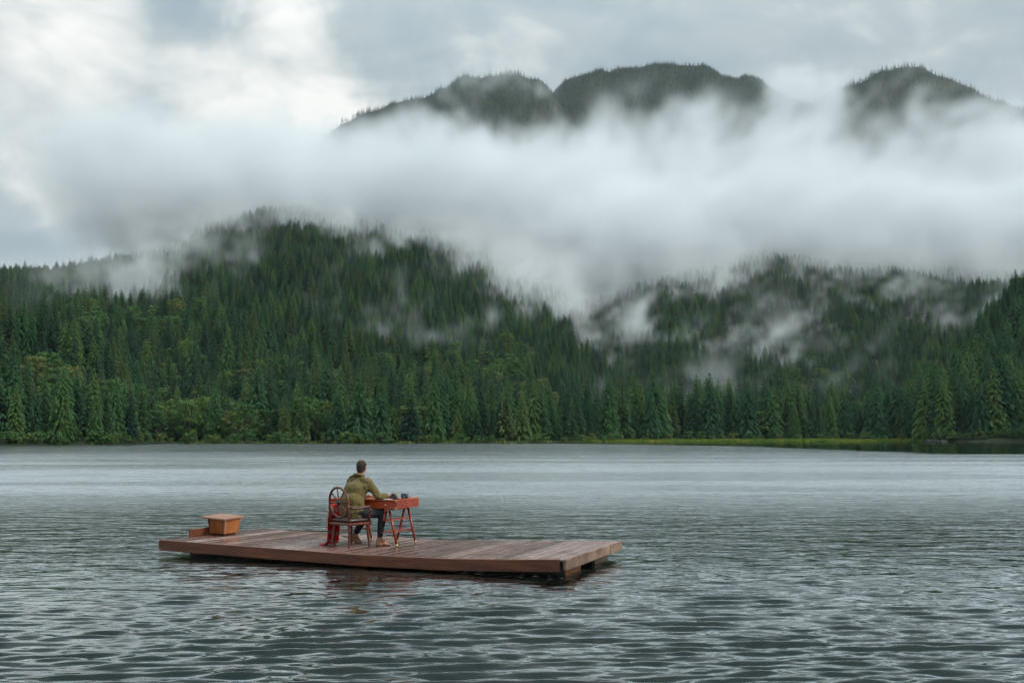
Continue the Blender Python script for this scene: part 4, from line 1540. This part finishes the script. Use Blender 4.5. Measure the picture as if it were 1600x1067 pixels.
SKIN, bb = new_mat('skin')
tcn = bb.n('ShaderNodeTexCoord').outputs['Object']
n_ = bb.noise(tcn, 18.0, 4, 0.6)
c = bb.mix(n_, (0.36, 0.165, 0.10), (0.48, 0.24, 0.155))
finish(bb, principled(bb, c, 0.5, 0.4, **{'Subsurface Weight': 0.12, 'Subsurface Radius': (0.01, 0.004, 0.002)}))
OLIVE, bb = new_mat('olive_cotton')
tcn = bb.n('ShaderNodeTexCoord').outputs['Object']
n_ = bb.noise(tcn, 5.0, 4, 0.6)
nf = bb.noise(tcn, 380.0, 2, 0.5)
c = bb.mix(n_, (0.120, 0.088, 0.030), (0.195, 0.150, 0.058))
bp0 = bb.n('ShaderNodeBump', {'Strength': 0.5, 'Distance': 0.02, 'Height': bb.noise(bb.n('ShaderNodeMapping', {0: tcn, 2: (0.3, 0.5, 0), 3: (1.0, 1.0, 2.2)}).outputs[0], 9.0, 3, 0.55, 0.8)}).outputs[0]
bp = bb.n('ShaderNodeBump', {'Strength': 0.2, 'Distance': 0.002, 'Height': nf, 'Normal': bp0}).outputs[0]
finish(bb, principled(bb, c, 0.85, 0.15, bp, **{'Sheen Weight': 0.15}))
CHARCOAL, bb = new_mat('charcoal_denim')
tcn = bb.n('ShaderNodeTexCoord').outputs['Object']
n_ = bb.noise(tcn, 7.0, 4, 0.6)
c = bb.mix(n_, (0.014, 0.014, 0.017), (0.045, 0.045, 0.05))
bp = bb.n('ShaderNodeBump', {'Strength': 0.4, 'Distance': 0.02, 'Height': bb.noise(tcn, 14.0, 3, 0.6, 0.8)}).outputs[0]
finish(bb, principled(bb, c, 0.8, 0.2, bp))
HAIR, bb = new_mat('short_brown_hair')
tcn = bb.n('ShaderNodeTexCoord').outputs['Object']
st = bb.noise(bb.n('ShaderNodeMapping', {0: tcn, 3: (60, 60, 14)}).outputs[0], 4.0, 3, 0.6)
c = bb.mix(st, (0.012, 0.008, 0.006), (0.065, 0.040, 0.028))
bp = bb.n('ShaderNodeBump', {'Strength': 0.8, 'Distance': 0.004, 'Height': st}).outputs[0]
finish(bb, principled(bb, c, 0.7, 0.3, bp))

# joints in the world
pelvis = Vector((-2.60, 16.34, 0.76))
spine1 = Vector((-2.585, 16.37, 0.93))
chest = Vector((-2.555, 16.42, 1.14))
neck0 = Vector((-2.515, 16.475, 1.335))
head = Vector((-2.478, 16.522, 1.522))
yaw = -R(33)                      # the way he faces
rgt = Vector((math.cos(yaw), math.sin(yaw), 0))
fwd = Vector((-math.sin(yaw), math.cos(yaw), 0))
shR = neck0 + rgt * 0.185 - Vector((0, 0, 0.075)) + fwd * 0.02
shL = neck0 - rgt * 0.185 - Vector((0, 0, 0.065)) + fwd * 0.02
table_z = tz + THt
elR = W(3.56, 1.02, table_z + 0.055)
wrR = W(3.50, 1.22, table_z + 0.050)
elL = W(4.10, 1.06, table_z + 0.03)
wrL = W(3.86, 1.20, table_z + 0.045)
hipR, hipL = pelvis + rgt * 0.10, pelvis - rgt * 0.10
knR = Vector((-2.115, 16.50, 0.775))
anR = Vector((-2.165, 16.50, 0.345))
knL = Vector((-2.40, 16.80, 0.775))
anL = Vector((-2.615, 16.80, 0.385))


def hand(V, F, wrist, direction, up_, side):
    d_ = Vector(direction).normalized()
    u_ = Vector(up_).normalized()
    s_ = d_.cross(u_).normalized() * side
    pc = wrist + d_ * 0.05
    capsule(V, F, wrist, pc + d_ * 0.01 + s_ * 0.016, 0.024, 0.020)
    capsule(V, F, wrist + d_ * 0.01, pc + d_ * 0.01 - s_ * 0.016, 0.022, 0.018)
    for k, (ofs, ln) in enumerate(((0.030, 0.062), (0.010, 0.074), (-0.010, 0.070), (-0.029, 0.054))):
        b0 = pc + d_ * 0.02 + s_ * ofs
        b1 = b0 + d_ * ln * 0.5 + u_ * 0.012 + s_ * ofs * 0.25
        b2 = b1 + d_ * ln * 0.4 - u_ * 0.022
        b3 = b2 + d_ * ln * 0.12 - u_ * 0.018
        capsule(V, F, b0, b1, 0.0095, 0.009)
        capsule(V, F, b1, b2, 0.009, 0.008)
        capsule(V, F, b2, b3, 0.008, 0.007)
    t0 = wrist + d_ * 0.022 + s_ * 0.026
    t1 = t0 + d_ * 0.030 + s_ * 0.030 - u_ * 0.006
    t2 = t1 + d_ * 0.030 + s_ * 0.006 - u_ * 0.010
    capsule(V, F, t0, t1, 0.0125, 0.0105)
    capsule(V, F, t1, t2, 0.0105, 0.0085)


def foot(V, F, ankle, heel, ball, toe):
    ankle, heel, ball, toe = map(Vector, (ankle, heel, ball, toe))
    capsule(V, F, ankle, heel, 0.040, 0.030)
    capsule(V, F, ankle, ball, 0.040, 0.024)
    capsule(V, F, heel, ball, 0.030, 0.024)
    d_ = (toe - ball).normalized()
    s_ = d_.cross(Vector((0, 0, 1))).normalized()
    capsule(V, F, ball - s_ * 0.024 - d_ * 0.06, ball - s_ * 0.022, 0.022, 0.018)
    capsule(V, F, ball + s_ * 0.024 - d_ * 0.06, ball + s_ * 0.022, 0.022, 0.018)
    for k, (o_, ln, r_) in enumerate(((-0.034, 0.055, 0.013), (-0.014, 0.055, 0.0095), (0.003, 0.05, 0.009), (0.019, 0.043, 0.0085), (0.034, 0.034, 0.008))):
        capsule(V, F, ball + s_ * o_ - Vector((0, 0, 0.006)), ball + s_ * o_ + d_ * ln - Vector((0, 0, 0.010)), r_ * 1.1, r_)


V, F = [], []
# trunk under the clothes
capsule(V, F, pelvis, spine1, 0.125, 0.115)
capsule(V, F, spine1, chest, 0.115, 0.125)
capsule(V, F, chest, neck0 - Vector((0, 0, 0.05)), 0.12, 0.07)
capsule(V, F, shL, shR, 0.055, 0.055)
capsule(V, F, neck0 - Vector((0, 0, 0.05)), head - Vector((0, 0, 0.05)), 0.060, 0.056)
# head
hy = -R(17)
hr_ = Vector((math.cos(hy), math.sin(hy), 0))
hf_ = Vector((-math.sin(hy), math.cos(hy), 0))
ellipsoid(V, F, head + Vector((0, 0, 0.012)), (0.0765, 0.097, 0.104), hy, R(-6))
ellipsoid(V, F, head + hf_ * 0.035 - Vector((0, 0, 0.055)), (0.058, 0.062, 0.065), hy)
capsule(V, F, head + hf_ * 0.09 - Vector((0, 0, 0.0)), head + hf_ * 0.112 - Vector((0, 0, 0.034)), 0.010, 0.014)
capsule(V, F, head + hf_ * 0.083 - Vector((0, 0, 0.066)) - hr_ * 0.02, head + hf_ * 0.083 - Vector((0, 0, 0.066)) + hr_ * 0.02, 0.012, 0.012)
for s in (-1, 1):
    ellipsoid(V, F, head + hr_ * 0.079 * s - hf_ * 0.004 - Vector((0, 0, 0.018)), (0.012, 0.020, 0.032), hy + R(18) * s)
    ellipsoid(V, F, head + hr_ * 0.033 * s + hf_ * 0.086 + Vector((0, 0, 0.016)), (0.022, 0.014, 0.010), hy)
# limbs
for sh_, el_, wr_ in ((shR, elR, wrR), (shL, elL, wrL)):
    capsule(V, F, sh_, el_, 0.050, 0.040)
    capsule(V, F, el_, wr_, 0.040, 0.027)
for hp_, kn_, an_ in ((hipR, knR, anR), (hipL, knL, anL)):
    capsule(V, F, hp_, kn_, 0.080, 0.055)
    capsule(V, F, kn_, an_, 0.052, 0.036)
hand(V, F, wrR, W(3.42, 1.36, 0) - W(3.50, 1.22, 0), (0, 0, 1), -1)
hand(V, F, wrL, W(3.74, 1.28, 0) - W(3.86, 1.20, 0), (0, 0, 1), 1)
zd = 0.232
foot(V, F, anR, (anR.x - 0.03, anR.y - 0.02, zd + 0.032), (anR.x + 0.13, anR.y + 0.055, zd + 0.026), (anR.x + 0.20, anR.y + 0.085, zd + 0.02))
foot(V, F, anL, (anL.x - 0.035, anL.y - 0.01, zd + 0.085), (anL.x + 0.105, anL.y - 0.045, zd + 0.028), (anL.x + 0.17, anL.y - 0.065, zd + 0.018))
man = fleshy('person', (V, F), SKIN, 0.0075, smooth=3)
man.location = PB
tag(man, 'barefoot man in an olive shirt sitting with his back to us, leaning on the table', 'person')
for s in (-1, 1):
    V, F = [], []
    ellipsoid(V, F, head + hr_ * 0.032 * s + hf_ * 0.0885 - Vector((0, 0, 0.002)), (0.011, 0.008, 0.007), hy)
    link('eye', mesh_np('eye', V, F, [simple('eye_white', (0.5, 0.5, 0.5), 0.2)], True), man)

# hair: cap over the back and sides, thin on the crown
V, F = [], []
ellipsoid(V, F, head - hf_ * 0.010 + Vector((0, 0, 0.010)), (0.0815, 0.100, 0.104), hy, R(-6))
ellipsoid(V, F, head - hf_ * 0.045 - Vector((0, 0, 0.050)), (0.064, 0.055, 0.062), hy)
for s in (-1, 1):
    capsule(V, F, head + hr_ * 0.070 * s + hf_ * 0.012 + Vector((0, 0, 0.02)), head + hr_ * 0.070 * s + hf_ * 0.015 - Vector((0, 0, 0.02)), 0.014, 0.008)
hairo = fleshy('hair', (V, F), HAIR, 0.007, man, 2, 0.006, 0.02)
# bare patch on the crown
V, F = [], []
ellipsoid(V, F, head - hf_ * 0.048 + Vector((0, 0, 0.075)) + hr_ * 0.004, (0.036, 0.040, 0.028), hy, R(50))
CROWN_SKIN = simple('crown_skin', (0.13, 0.062, 0.038), 0.4)
link('bald_patch', mesh_np('bald_patch', V, F, [CROWN_SKIN], True), man)

# shirt
V, F = [], []
hem = pelvis - Vector((0, 0, 0.03)) + fwd * 0.0
capsule(V, F, hem - rgt * 0.085 - fwd * 0.01, hem + rgt * 0.085 - fwd * 0.01, 0.135, 0.135)
capsule(V, F, hem, spine1, 0.165, 0.158)
capsule(V, F, spine1 - rgt * 0.05, chest - rgt * 0.065, 0.135, 0.140)
capsule(V, F, spine1 + rgt * 0.05, chest + rgt * 0.065, 0.135, 0.140)
capsule(V, F, chest, neck0 - Vector((0, 0, 0.10)), 0.155, 0.115)
capsule(V, F, shL, shR, 0.078, 0.078)
capsule(V, F, shL - Vector((0, 0, 0.05)), chest - rgt * 0.08, 0.085, 0.12)
capsule(V, F, shR - Vector((0, 0, 0.05)), chest + rgt * 0.08, 0.085, 0.12)
for s, sh_ in ((-1, shL), (1, shR)):
    capsule(V, F, neck0 - Vector((0, 0, 0.015)), sh_ + Vector((0, 0, 0.018)), 0.062, 0.060)
for sh_, el_, wr_ in ((shR, elR, wrR), (shL, elL, wrL)):
    capsule(V, F, sh_, el_, 0.078, 0.058)
    capsule(V, F, el_, el_ + (wr_ - el_) * 0.80, 0.060, 0.046)
    for q_ in (0.25, 0.45, 0.62, 0.78):
        c0 = el_ + (wr_ - el_) * q_
        capsule(V, F, c0 - (wr_ - el_).normalized() * 0.006, c0 + (wr_ - el_).normalized() * 0.006, 0.058 - 0.012 * q_, 0.058 - 0.012 * q_)
# bunched back hem and gathered folds
for z_, q_, o_ in ((0.80, 0.168, 0.0), (0.86, 0.166, 0.02), (0.94, 0.163, -0.01)):
    c0 = Vector((pelvis.x, pelvis.y, z_)) + fwd * o_ * 0.3
    capsule(V, F, c0 - rgt * 0.05 - Vector((0, 0, o_)), c0 + rgt * 0.05 + Vector((0, 0, 0.02)), q_, q_)
shirt = fleshy('shirt', (V, F), OLIVE, 0.009, man, 5, 0.030, 0.07)
# collar
V, F = [], []
cpts = []
for k in range(24):
    an = 2 * math.pi * k / 24
    cpts.append(neck0 - PB + rgt * 0.068 * math.cos(an) + fwd * (0.074 * math.sin(an) + 0.012) + Vector((0, 0, 0.040 - 0.02 * math.sin(an))))
link('collar', sweep_mesh('collar', [tuple(p_) for p_ in cpts], 0.026, OLIVE, 8, True), man)
# shoulder tab lying loose on the left shoulder
tabm = box_mesh('shoulder_tab', 0.11, 0.045, 0.012, OLIVE, 0.005)
tb = link('shoulder_tab', tabm, man)
tb.location = shL + rgt * 0.045 + Vector((0, 0, 0.082)) - fwd * 0.035 - PB
tb.rotation_euler = (R(-30), R(-22), yaw)
# dark strap at the front of the neck, its end showing beside the right shoulder
STRAP = simple('black_strap', (0.012, 0.012, 0.013), 0.6)
c0 = neck0 - PB
link('neck_strap', sweep_mesh('neck_strap', [tuple(c0 + rgt * 0.07 + fwd * 0.09 + Vector((0, 0, -0.01))), tuple(c0 + rgt * 0.105 + fwd * 0.10 + Vector((0, 0, -0.008))), tuple(c0 + rgt * 0.135 + fwd * 0.09 + Vector((0, 0, -0.022)))], [0.012, 0.020, 0.014], STRAP, 8), man)

# trousers
V, F = [], []
capsule(V, F, hipL, hipR, 0.125, 0.125)
for hp_, kn_, an_ in ((hipR, knR, anR), (hipL, knL, anL)):
    capsule(V, F, hp_, kn_, 0.102, 0.074)
    capsule(V, F, kn_, kn_ + (an_ - kn_) * 0.35, 0.074, 0.066)
    capsule(V, F, kn_ + (an_ - kn_) * 0.35, kn_ + (an_ - kn_) * 0.88, 0.066, 0.047)
fleshy('trousers', (V, F), CHARCOAL, 0.009, man, 4, 0.014, 0.06)

# ------------------------------------------------------------------ pipe
pp = empty('smoking_pipe', head + fwd * 0.10 - rgt * 0.12 - Vector((0, 0, 0.075)), yaw)
tag(pp, "small dark smoking pipe showing beside the man's neck", 'pipe')
PIPE = simple('dark_briar', (0.022, 0.013, 0.010), 0.35)
part('bowl', lathe_mesh('bowl', [(0.0005, 0.0), (0.013, 0.001), (0.019, 0.014), (0.021, 0.034), (0.019, 0.052), (0.013, 0.052), (0.012, 0.03), (0.0005, 0.026)], PIPE, 16), pp, (-0.05, 0, -0.02))
part('stem', sweep_mesh('stem', [(-0.04, 0, -0.012), (0.0, 0, -0.006), (0.05, 0, 0.004), (0.11, -0.01, 0.010)], [0.009, 0.007, 0.005, 0.004], PIPE, 8), pp)
